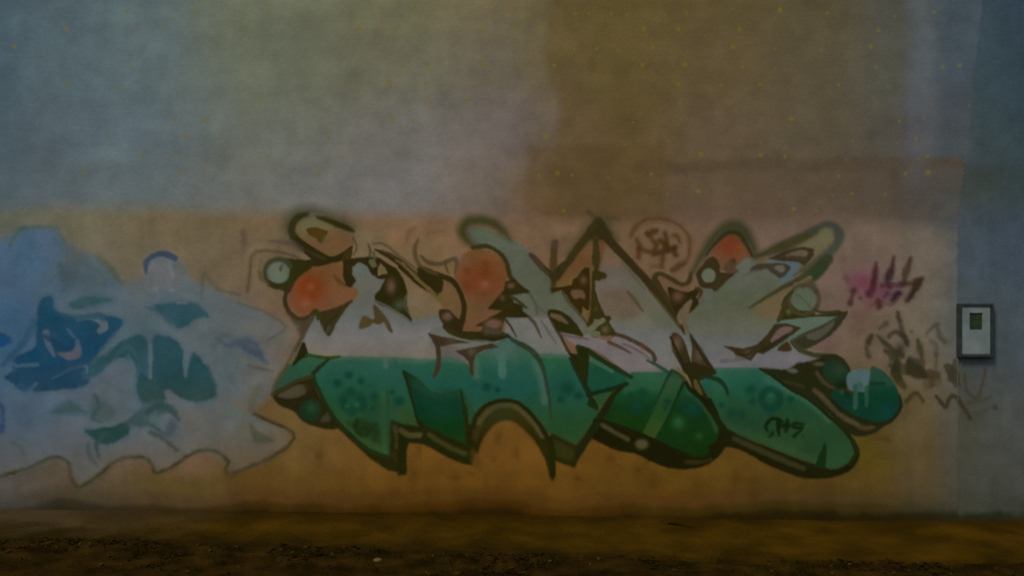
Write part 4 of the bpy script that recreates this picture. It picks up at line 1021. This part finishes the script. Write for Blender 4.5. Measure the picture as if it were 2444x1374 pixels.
def lights():
    c = Each('highlight', blue, 2.0, 2)
    view('o')
    c.line([(690,250),(700,300),(690,350)], [30,40,24], (110,116,120), soft=4, alpha=.8, wear=.3); c.line([(740,240),(752,300),(760,350)], [24,34,24], (112,116,118), soft=4, alpha=.8, wear=.3)
    c.line([(800,260),(790,310),(770,360)], [14,22,14], (100,104,102), soft=4, alpha=.7, wear=.3); c.line([(660,300),(650,340),(690,365)], [14,22,14], (98,104,106), soft=5, alpha=.7, wear=.3)
    c.line([(205,545),(215,590),(240,645)], [30,30,14], (74,90,108), soft=4, alpha=.85)
    c.fill([(255,635),(320,625),(342,590),(362,620),(350,655),(300,665)], (84,85,95), soft=4, alpha=.9)
    c.line([(345,488),(400,478),(450,492),(462,520),(440,540)], [10,20,34,36,20], (82,98,104), soft=3, alpha=.95)
    c.line([(235,745),(310,706),(376,690),(386,722)], [8,16,16,8], (68,96,108), soft=3, alpha=.85); c.line([(30,715),(90,692),(165,688)], [10,14,16], (66,94,108), soft=4, alpha=.7)
    c.line([(300,530),(340,580),(355,620)], [8,14,14], (66,86,104), soft=4, alpha=.7); c.fill([(120,600),(150,560),(160,600),(90,640)], (66,92,118), soft=6, alpha=.7)
    c.line([(667,600),(668,690),(667,745)], [16,14,14], (76,96,96), soft=3, alpha=.8); c.line([(820,670),(822,735)], [18,16], (76,96,96), soft=3, alpha=.85); c.line([(570,650),(590,690)], 14, (72,98,108), soft=4, alpha=.6)
    c.fill([(680,235),(700,215),(745,225),(760,300),(815,315),(790,350),(700,345),(655,335)], (94,96,99), soft=6, alpha=.85); c.line([(780,250),(800,290),(770,320)], 30, (90,91,86), soft=7, alpha=.6)
    c.line([(790,412),(828,412)], 12, (90,98,99), soft=3, alpha=.8); c.line([(460,630),(540,545),(620,510)], 36, (74,94,102), soft=7, alpha=.7)
    c.line([(740,810),(770,840),(800,880)], 26, (88,93,97), soft=5, alpha=.8); c.line([(420,945),(500,950),(580,905)], [10,18,12], (84,98,96), soft=4, alpha=.7)
    c.line([(1160,600),(1190,660),(1215,680)], 14, (93,95,99), soft=5, alpha=.6); c.line([(1110,680),(1160,690),(1220,710)], 12, (95,93,87), soft=4, alpha=.5)
    c.fill([(260,450),(300,400),(330,440),(460,450),(480,470),(330,475)], (76,94,100), soft=5, alpha=.6)
lights()
def extra():
    c = Each('brush_stroke', blue, 2.0, 3)
    view('o'); D, B, G = (30,62,84), (38,70,92), (56,74,76)
    k = dict(soft=4, alpha=.85, wear=.25)
    c.line([(60,700),(120,720),(200,735),(300,700),(375,685)], [14,30,40,34,16], D, **k)
    c.line([(150,500),(110,580),(60,640),(10,690)], [30,34,30,20], B, soft=6, alpha=.75, wear=.3)
    c.line([(200,560),(260,600),(300,610),(330,570)], [20,34,30,14], (24,56,80), **k)
    c.line([(260,460),(340,480),(430,470),(500,490)], [16,26,30,20], (34,70,88), **k)
    c.line([(90,770),(110,800),(140,780)], [20,24,14], B, **k)
    c.line([(500,660),(560,610),(600,640),(620,700)], [14,20,16,10], (52,80,86), **k)
    c.line([(650,900),(700,870),(760,880),(790,930)], [20,30,30,16], (44,66,66), **k)
    c.line([(620,930),(680,960),(740,1000)], [24,20,14], G, **k)
    c.line([(420,820),(440,870),(410,920),(450,940)], [12,20,20,10], G, **k)
    c.line([(470,990),(430,1040),(440,1100)], [20,22,10], (50,68,72), **k)
    c.line([(960,570),(1010,600),(1070,590),(1130,640),(1190,680)], [18,26,24,26,10], (62,74,84), soft=5, alpha=.75, wear=.3)
    c.line([(920,690),(950,760),(958,830)], [10,14,8], (48,72,72), **k)
    c.line([(1150,780),(1130,850),(1120,900)], [22,20,12], (80,80,66), soft=5, alpha=.7, wear=.3)
    c.line([(270,250),(300,300),(280,360)], [26,34,20], (60,78,88), soft=7, alpha=.6, wear=.3)
    c.line([(350,230),(420,260),(470,310)], [18,24,14], (70,84,78), soft=6, alpha=.6, wear=.3)
    c.line([(0,860),(14,900),(8,980)], [20,24,20], (40,60,88), soft=5, alpha=.75)
    c.line([(640,430),(700,450),(760,500)], [10,20,14], (52,78,88), **k)
extra()
def cont(c):
    view('o'); kw = dict(soft=4.5, alpha=.95, wear=.45)
    c.line([(-20,1185),(110,1150),(200,1108),(255,1095),(305,1125),(320,1195),(355,1226),(430,1180),(500,1122),(560,1098),(640,1097),(675,1130),(690,1165),(760,1140),(820,1098),(880,1068),(955,1070),(1010,1112),(1000,1150),(1025,1168),(1130,1130),(1230,1080),(1290,1030),(1298,990),(1240,955),(1170,925),(1130,905)], 18, (50,50,30), **kw)
    c.line([(895,390),(905,285),(955,345),(1010,365),(1060,378)], [10,14,14,10,8], (78,80,66), **kw); c.line([(1060,415),(1170,452),(1260,510),(1250,540),(1190,575)], 12, (74,78,70), **kw)
    c.line([(45,160),(70,110),(105,82),(240,82),(265,105),(285,140)], 18, (68,86,76), **kw); c.fill([(1105,940),(1130,1032),(1215,1022),(1150,985)], (66,70,52), soft=5, alpha=.75)
    c.line([(1110,890),(1115,830),(1135,790)], 20, (86,82,66), **kw); c.line([(1190,640),(1110,600)], 8, (80,82,80), **kw); c.line([(1100,690),(1210,715)], 12, (78,78,70), **kw)
coat('contour', -14, 535, 715, 1170, blue, cont, q=2.0, warp=2)

# ------------------------------------------------------------------ smaller tags
def tagobj(name, x0, y0, x1, y1, fn, label):
    root = empty(name, W((x0 + x1) / 2, y1, 0.003))
    coat('spray_line', x0, y0, x1, y1, root, fn, warp=2)
    return tag(root, label, 'graffiti tag')
def t_face(c):
    view('p'); B = (70,45,15); kw = dict(soft=6.5, alpha=.9, wear=.1)
    c.line([(130,470),(200,340),(320,220),(500,125),(750,110),(1020,165),(1250,290),(1400,500),(1430,750),(1390,980),(1250,1150),(1050,1230)], 74, (79,52,23), soft=6.5, alpha=.95, wear=.25)
    c.line([(170,450),(260,330)], 110, (85,62,15), soft=5, alpha=.5)
    c.line([(520,440),(620,400),(710,370)], [120,150,110], (64,43,18), **kw); c.line([(510,440),(600,560),(680,640)], 90, B, **kw)
    c.line([(270,570),(330,690),(310,950)], [90,110,110], (76,49,23), **kw); c.line([(330,760),(480,820),(620,810),(700,700)], 100, B, **kw)
    c.line([(890,430),(920,560),(920,760)], [100,110,120], (60,41,6), **kw); c.line([(790,590),(900,690)], 110, (60,41,6), **kw)
    c.line([(1070,480),(1160,500),(1215,640)], [90,100,60], (72,51,15), **kw); c.line([(640,880),(860,820),(1100,740)], [110,130,120], (58,38,11), **kw)
    c.line([(1080,780),(1120,900)], 110, (58,39,11), **kw); c.line([(830,880),(830,1020),(830,1160)], [100,100,90], (72,45,21), **kw)
    c.line([(1060,1220),(1180,1130),(1290,1070)], [60,110,80], (73,52,33), **kw); c.line([(600,1150),(800,1130)], 70, (84,59,35), soft=4, alpha=.6)
WF[0] = 1.15
tagobj('graffiti_tag', 1494, 512, 1660, 660, t_face, 'small brown scribbled tag inside a hand drawn circle above the white letters')
def t_pink(c):
    view('q'); kw = dict(soft=6.5, alpha=1.0, wear=.1)
    c.blob(500,720,330,(108,49,73),.75); c.blob(880,950,280,(88,44,61),.65); c.blob(620,1150,200,(88,47,58),.5); c.blob(1150,900,200,(83,49,61),.4); c.blob(480,1400,200,(91,51,58),.35)
    c.line([(780,330),(760,500),(740,660),(720,800),(640,960)], [50,90,100,90,90], (64,32,36), **kw)
    c.line([(1140,200),(1110,400),(1050,570),(1010,700),(1060,790)], [50,80,140,80,90], (48,28,34), **kw)
    c.line([(1490,220),(1420,420),(1380,520),(1360,720)], [60,110,120,70], (59,40,31), soft=4.5, alpha=.8)
    c.line([(1720,640),(1620,740),(1530,920),(1420,1090)], [60,150,100,80], (48,32,23), **kw); c.line([(1300,760),(1480,740),(1600,690)], [90,60,60], (59,36,22), **kw)
    c.blob(320,890,90,(56,26,29),.9); c.line([(300,960),(240,1150)], [60,90], (70,43,39), **kw); c.blob(460,1040,50,(75,36,40),.8)
    c.line([(1260,940),(1180,1000),(1120,1080)], [90,110,80], (50,26,40), **kw); c.line([(820,1090),(850,1200)], [80,110], (64,36,25), **kw)
    c.line([(640,940),(680,900)], 110, (75,34,48), **kw); c.line([(900,790),(1000,770)], 80, (72,36,42), **kw); c.line([(960,1010),(1020,940)], 70, (73,40,61), **kw)
    c.line([(700,1180),(860,1100),(1090,1180),(1240,1000)], 40, (77,43,48), soft=4, alpha=.6); c.line([(1080,780),(1260,760)], 90, (70,41,50), soft=4, alpha=.7)
    c.line([(160,620),(220,700)], 90, (81,49,61), soft=6, alpha=.5)
WF[0] = 1.35
tagobj('graffiti_tag', 1994, 596, 2224, 790, t_pink, 'pinkish red scrawled tag with dark strokes beside the mural')
def t_black(c):
    view('r'); C1 = (48,43,28); kw = dict(soft=5.5, alpha=.95, wear=.2)
    c.line([(700,30),(730,170),(770,300),(790,430),(880,620)], [50,70,64,70,70], C1, **kw)
    c.line([(370,330),(500,240)], [40,80], (60,52,42), soft=4, alpha=.7); c.line([(170,590),(210,490),(250,440)], [80,90,30], (48,42,21), **kw)
    c.line([(340,460),(470,600),(640,740),(780,820)], [40,70,80,90], C1, **kw); c.line([(540,480),(660,395),(800,470),(870,560)], [60,60,60,70], C1, **kw)
    c.line([(130,680),(180,840)], [60,70], (57,52,38), **kw); c.line([(480,740),(620,820),(690,900)], [60,110,80], C1, **kw); c.blob(740,720,120,(38,36,23),.85, ry=160)
    c.line([(690,960),(660,1120),(730,1280),(820,1390)], [110,140,130,80], (43,40,18), **kw); c.line([(920,950),(960,1080),(1080,1130),(1220,1200)], [110,170,190,70], (31,30,15), **kw)
    c.line([(940,900),(1080,950)], 100, (45,42,30), **kw); c.line([(1080,540),(1110,680),(1140,840),(1180,980)], [50,90,70,50], (55,52,26), **kw)
    c.line([(1230,420),(1330,320),(1410,270),(1450,400),(1480,500),(1560,570)], [50,50,70,60,70,80], (60,60,45), soft=5.5, alpha=.75); c.line([(1310,560),(1400,640),(1400,800)], 70, (63,62,53), soft=4, alpha=.6)
    c.line([(1410,800),(1400,1040)], 50, (62,58,45), soft=4, alpha=.6); c.line([(1280,1150),(1400,1180)], 130, (52,43,23), soft=5, alpha=.75); c.line([(1310,1210),(1320,1340)], 80, (58,48,23), soft=5, alpha=.6)
    c.line([(560,1000),(600,820)], 50, (52,50,38), **kw); c.blob(960,390,40,(55,50,53),.6)
    view('s')
    c.line([(480,950),(560,960),(640,960)], 60, (43,40,23), soft=4, alpha=.7)
    c.line([(840,940),(880,990),(905,1060)], [40,60,40], (45,42,28), soft=4, alpha=.8); c.line([(905,900),(860,1020)], 40, (52,48,36), soft=4, alpha=.7)
    c.line([(960,990),(975,1110),(1050,1160),(1085,1060),(1110,960)], 18, (58,53,36), soft=3, alpha=.7)
    c.line([(545,1190),(590,1140),(625,1130),(665,1185)], 22, (57,48,26), soft=3, alpha=.8); c.line([(760,1150),(800,1200),(830,1225),(860,1160),(895,1150),(940,1210),(1000,1305)], [20,22,24,22,26,24,20], (50,42,23), soft=3, alpha=.85)
    c.line([(985,1190),(1080,1175),(1150,1150)], 14, (57,52,38), soft=3, alpha=.6); c.line([(960,1250),(1060,1265),(1160,1225)], 10, (60,55,42), soft=3, alpha=.5); c.blob(1176,1230,22,(45,45,52),.9)
    c.line([(700,1060),(760,1040)], 60, (58,48,25), soft=5, alpha=.5)
tagobj('graffiti_tag', 2060, 740, 2392, 1010, t_black, 'tangled black scribble tags running from the last green bubble towards the meter box')
def t_old(c):
    view('o'); kw = dict(soft=6.5, alpha=.95, wear=.25)
    c.line([(1100,360),(1108,270),(1118,205),(1160,184),(1240,190),(1330,215)], [14,18,18,16,14,8], (68,57,40), **kw)
    c.line([(1080,100),(1085,150)], 26, (77,63,55), soft=6, alpha=.6); c.line([(1200,140),(1290,150),(1340,180)], [10,26,20], (72,60,53), soft=6, alpha=.6)
    c.line([(1150,280),(1160,310)], 14, (70,55,40), **kw); c.line([(1160,220),(1150,300),(1190,330)], 12, (77,72,47), soft=4, alpha=.5)
WF[0] = 1.0
tagobj('graffiti_tag', 565, 540, 735, 700, t_old, 'faint brown looping tag line left of the orange bubble')

# ------------------------------------------------------------------ ground
def edge(x): return float(np.interp(x, [-14, -4, -2, 0, 2, 4, 11], [-0.72, -0.78, -0.86, -1.06, -1.16, -1.20, -1.25])) - 0.14 * float(fbm(np.array([x * 1.3]), np.array([4.0]), 5)[0])
def gz(x): return float(np.interp(x, [-4.2, 0, 2.5, 9], [0.045, 0.012, -0.008, -0.01]))
M_PAVE = mat_noise('dirty_pavement', tuple(alb((40, 28, 1)) * 0.78), tuple(alb((62, 43, 4)) * 0.78), 2.6, 0.95, 0.5, 30, spec=0.03)
M_SOIL = mat_noise('dark_soil', tuple(alb((22, 14, 1)) * 0.7), tuple(alb((44, 30, 5)) * 0.75), 5, 0.98, 0.8, 20, spec=0.03)
M_LITTER = mat_noise('dead_leaves', tuple(alb((20, 14, 1)) * 0.7), tuple(alb((48, 35, 7)) * 0.75), 14, 0.9, 0.1, 40, spec=0.03)
M_WEED = mat_noise('weeds', tuple(alb((20, 20, 3)) * 0.7), tuple(alb((42, 42, 10)) * 0.7), 8, 0.8, 0.1, 40, spec=0.03)
M_STONE = mat_noise('pale_stone', tuple(alb((60, 52, 20)) * 0.7), tuple(alb((84, 76, 40)) * 0.7), 12, 0.9, 0.4, 30)

# soil washed down against the wall darkens the back of the pavement in a ragged strip; one end is greyer
nt = M_PAVE.node_tree; N, L = nt.nodes, nt.links
bs = N['Principled BSDF']; src = bs.inputs['Base Color'].links[0].from_socket
tc = N.new('ShaderNodeTexCoord'); sx = N.new('ShaderNodeSeparateXYZ'); L.new(tc.outputs['Object'], sx.inputs[0])
nz = N.new('ShaderNodeTexNoise'); nz.inputs['Scale'].default_value = 2.2; nz.inputs['Detail'].default_value = 6; L.new(tc.outputs['Object'], nz.inputs['Vector'])
ma = N.new('ShaderNodeMath'); ma.operation = 'MULTIPLY_ADD'; ma.inputs[1].default_value = 0.9; L.new(nz.outputs[0], ma.inputs[0]); L.new(sx.outputs[1], ma.inputs[2])
mr = N.new('ShaderNodeMapRange'); mr.inputs[1].default_value = 0.0; mr.inputs[2].default_value = 0.4; mr.inputs[4].default_value = 0.8; L.new(ma.outputs[0], mr.inputs[0])
m1 = N.new('ShaderNodeMixRGB'); m1.inputs[2].default_value = (*(alb((34, 24, 1)) * 0.75), 1); L.new(mr.outputs[0], m1.inputs[0]); L.new(src, m1.inputs[1])
mb = N.new('ShaderNodeMath'); mb.operation = 'MULTIPLY_ADD'; mb.inputs[1].default_value = 2.2; L.new(nz.outputs[0], mb.inputs[0]); L.new(sx.outputs[0], mb.inputs[2])
mq = N.new('ShaderNodeMapRange'); mq.inputs[1].default_value = -0.9; mq.inputs[2].default_value = -2.9; mq.inputs[4].default_value = 0.8; L.new(mb.outputs[0], mq.inputs[0])
m2 = N.new('ShaderNodeMixRGB'); m2.inputs[2].default_value = (*(alb((58, 48, 32)) * 0.8), 1); L.new(mq.outputs[0], m2.inputs[0]); L.new(m1.outputs[0], m2.inputs[1])
# earth spilled over the outer edge, in ragged tongues
n3 = N.new('ShaderNodeTexNoise'); n3.inputs['Scale'].default_value = 3.2; n3.inputs['Detail'].default_value = 8; n3.inputs['Roughness'].default_value = 0.65; L.new(tc.outputs['Object'], n3.inputs['Vector'])
e1 = N.new('ShaderNodeMath'); e1.operation = 'MULTIPLY_ADD'; e1.inputs[1].default_value = 0.11; L.new(sx.outputs[0], e1.inputs[0]); L.new(sx.outputs[1], e1.inputs[2])
e2 = N.new('ShaderNodeMath'); e2.operation = 'MULTIPLY_ADD'; e2.inputs[1].default_value = 0.9; L.new(n3.outputs[0], e2.inputs[0]); L.new(e1.outputs[0], e2.inputs[2])
e3 = N.new('ShaderNodeMapRange'); e3.inputs[1].default_value = -0.30; e3.inputs[2].default_value = -0.62; e3.inputs[4].default_value = 0.9; L.new(e2.outputs[0], e3.inputs[0])
m3 = N.new('ShaderNodeMixRGB'); m3.inputs[2].default_value = (*(alb((30, 21, 2)) * 0.75), 1); L.new(e3.outputs[0], m3.inputs[0]); L.new(m2.outputs[0], m3.inputs[1])
L.new(m3.outputs[0], bs.inputs['Base Color'])

# one earth sheet to the horizon, finer and rougher in front of the wall
xs = np.concatenate([[-300, -60, -20], np.linspace(-8, 8, 161), [20, 60, 300]])
ys = np.concatenate([[-300, -60, -20, -10, -7, -5], np.linspace(-3.6, 0.0, 61), [0.28]])
XX, YY = np.meshgrid(xs, ys)
near = np.clip((YY + 5) / 1.5, 0, 1) * np.clip((9 - abs(XX)) / 2, 0, 1)
base = np.interp(XX, [-4.2, 0, 2.5, 9], [0.045, 0.012, -0.008, -0.01])
EDG = np.vectorize(edge)(XX)
hump = np.clip((EDG + 0.04 - YY) / 0.12, 0, 1)
ZZ = base - 0.06 + near * hump * (0.050 + 0.06 * fbm(XX * 2.2, YY * 2.2, 4) + 0.05 * fbm(XX * 8, YY * 8, 3))
verts = list(zip(XX.ravel(), YY.ravel(), ZZ.ravel())); n = len(xs)
faces = [(j * n + i, j * n + i + 1, (j + 1) * n + i + 1, (j + 1) * n + i) for j in range(len(ys) - 1) for i in range(n - 1)]
g = mesh_obj('ground', verts, faces, M_SOIL, smooth=True); tag(g, kind='structure')

# pavement strip along the wall, with a shallow gutter left against it
bm = bmesh.new()
xs = np.linspace(-14, 11, 251)
prof_in, prof_out, lo_in, lo_out = [], [], [], []
mid = []
for k, x in enumerate(xs):
    z = gz(x) + 0.006 * float(fbm(np.array([x * 3.0]), np.array([1.0]), 3)[0])
    yo = edge(x)
    gap = float(np.interp(x, [-4, -1, 1.2, 3], [0.03, 0.05, 0.13, 0.19]))
    prof_in.append(bm.verts.new((x, -gap, z))); lo_in.append(bm.verts.new((x, -gap, z - 0.12)))
    mid.append(bm.verts.new((x, -0.5, z - 0.008)))
    prof_out.append(bm.verts.new((x, yo, z - 0.016))); lo_out.append(bm.verts.new((x, yo - 0.03, z - 0.12)))
for i in range(len(xs) - 1):
    bm.faces.new((lo_in[i], prof_in[i], prof_in[i+1], lo_in[i+1]))
    bm.faces.new((prof_in[i], mid[i], mid[i+1], prof_in[i+1]))
    bm.faces.new((mid[i], prof_out[i], prof_out[i+1], mid[i+1]))
    bm.faces.new((prof_out[i], lo_out[i], lo_out[i+1], prof_out[i+1]))
bmesh.ops.recalc_face_normals(bm, faces=bm.faces)
pv = bm_obj('pavement', bm, M_PAVE, smooth=False); tag(pv, kind='structure')

def gheight(x, y):
    h = min(max((edge(x) + 0.04 - y) / 0.12, 0), 1)
    if y > edge(x) + 0.05: return gz(x)
    X1, Y1 = np.array([x]), np.array([y])
    return gz(x) - 0.06 + h * float((0.050 + 0.06 * fbm(X1 * 2.2, Y1 * 2.2, 4) + 0.05 * fbm(X1 * 8, Y1 * 8, 3))[0])

# litter and weeds gathered along the pavement's ragged edge
vs, fs = [], []
xr = rng.uniform(-5.5, 5.5, 5200); yr = np.array([edge(x) for x in xr]) - np.abs(rng.normal(0, 0.4, 5200)) + 0.04
den = fbm(xr * 1.6, yr * 1.6, 3)
for x, y, q in zip(xr, yr, den):
    if q < -0.02 or rng.random() < .5: continue
    z = gheight(x, y) + rng.uniform(0.001, 0.012)
    l = rng.uniform(0.010, 0.026); wd = l * rng.uniform(0.4, 0.7); a = rng.uniform(0, 6.28); t = rng.uniform(-0.5, 0.5)
    ca, sa = math.cos(a), math.sin(a); k = len(vs)
    vs += [(x - ca * l, y - sa * l, z), (x - sa * wd, y + ca * wd, z + t * wd + 0.008), (x + ca * l, y + sa * l, z + t * l * 0.5), (x + sa * wd, y - ca * wd, z - t * wd + 0.008)]
    fs += [(k, k + 1, k + 2), (k, k + 2, k + 3)]
o = mesh_obj('leaf_litter', vs, fs, M_LITTER); tag(o, kind='stuff')
vs, fs = [], []
for x in rng.uniform(-5.5, 5.5, 190):
    if x > 2.2 and rng.random() < 0.3: continue
    y = edge(x) - 0.06 - abs(rng.normal(0, 0.3)); z = gheight(x, y) - 0.01
    for _ in range(14):
        a = rng.uniform(0, 6.28); ln = rng.uniform(0.015, 0.05); lean = rng.uniform(0.2, 0.8)
        bx, by = x + rng.normal(0, 0.03), y + rng.normal(0, 0.03); w_ = 0.004
        ca, sa = math.cos(a), math.sin(a); k = len(vs)
        vs += [(bx - sa * w_, by + ca * w_, z), (bx + sa * w_, by - ca * w_, z), (bx + ca * ln * lean * .5, by + sa * ln * lean * .5, z + ln * .7), (bx + ca * ln * lean, by + sa * ln * lean, z + ln)]
        fs += [(k, k + 1, k + 2), (k + 1, k + 3, k + 2)]
o = mesh_obj('weeds', vs, fs, M_WEED); tag(o, kind='stuff')

vs, fs = [], []
bm = bmesh.new(); bmesh.ops.create_icosphere(bm, subdivisions=1, radius=1.0)
pv_ = [v.co.copy() for v in bm.verts]; pf_ = [[v.index for v in f.verts] for f in bm.faces]; bm.free()
for x in rng.uniform(-5.2, 5.2, 260):
    y = edge(x) + 0.06 - abs(rng.normal(0, 0.3)); r = rng.uniform(0.004, 0.013); z = gheight(x, y) + r * .3
    if y > edge(x) and rng.random() < .6: continue
    k = len(vs); sx_, sy_ = rng.uniform(.8, 1.5, 2)
    vs += [(x + v.x * r * sx_ * rng.uniform(.85, 1.1), y + v.y * r * sy_, z + v.z * r * .7) for v in pv_]
    fs += [[k + i for i in f] for f in pf_]
M_PEB = mat_noise('pebbles', tuple(alb((36, 27, 4)) * 0.75), tuple(alb((66, 54, 18)) * 0.75), 7, 0.9, 0.2, 40, spec=0.05)
o = mesh_obj('pebbles', vs, fs, M_PEB, smooth=True); tag(o, kind='stuff')

def stone(name, x, y, r, label, mat=M_STONE, flat=0.6, cat='stone'):
    bm = bmesh.new()
    bmesh.ops.create_icosphere(bm, subdivisions=3, radius=r)
    for v in bm.verts:
        nn = 1 + 0.35 * float(fbm(np.array([v.co.x * 14 + x * 7]), np.array([v.co.y * 14 + v.co.z * 9]), 3)[0])
        v.co = Vector((v.co.x * nn * 1.25, v.co.y * nn, v.co.z * nn * flat))
    o = bm_obj(name, bm, mat, smooth=True)
    o.location = (x, y, gheight(x, y) + r * flat * 0.4)
    return tag(o, label, cat)
def on_ground(u, v):
    """where a photo position meets the ground"""
    t = EYE / ((v - 687) * S / DIST)
    return (u - 1222) * S * t / DIST, t - DIST
x, y = on_ground(902, 1338)
stone('stone', x, y, 0.026, 'small pale stone at the ragged edge of the pavement')
x, y = on_ground(1090, 1368)
stone('stone', x, y, 0.03, 'small dull brown stone half buried in the dark litter', M_LITTER)
# twig
x, y = on_ground(1625, 1254)
bm = bmesh.new()
prev = None
for k in range(9):
    t = k / 8; px = -0.09 + 0.18 * t; py = 0.05 - 0.10 * t + 0.012 * math.sin(5 * t); rr = 0.009 * (1 - 0.6 * t)
    ring = [bm.verts.new((px, py + rr * math.cos(a), 0.008 + rr * math.sin(a))) for a in np.linspace(0, 2 * math.pi, 7)[:-1]]
    if prev:
        for i in range(6): bm.faces.new((prev[i], prev[(i + 1) % 6], ring[(i + 1) % 6], ring[i]))
    prev = ring
o = bm_obj('twig', bm, M_SOIL, smooth=True); o.location = (x, y, gz(x))
tag(o, 'short dark twig lying on the pavement below the mural', 'twig')
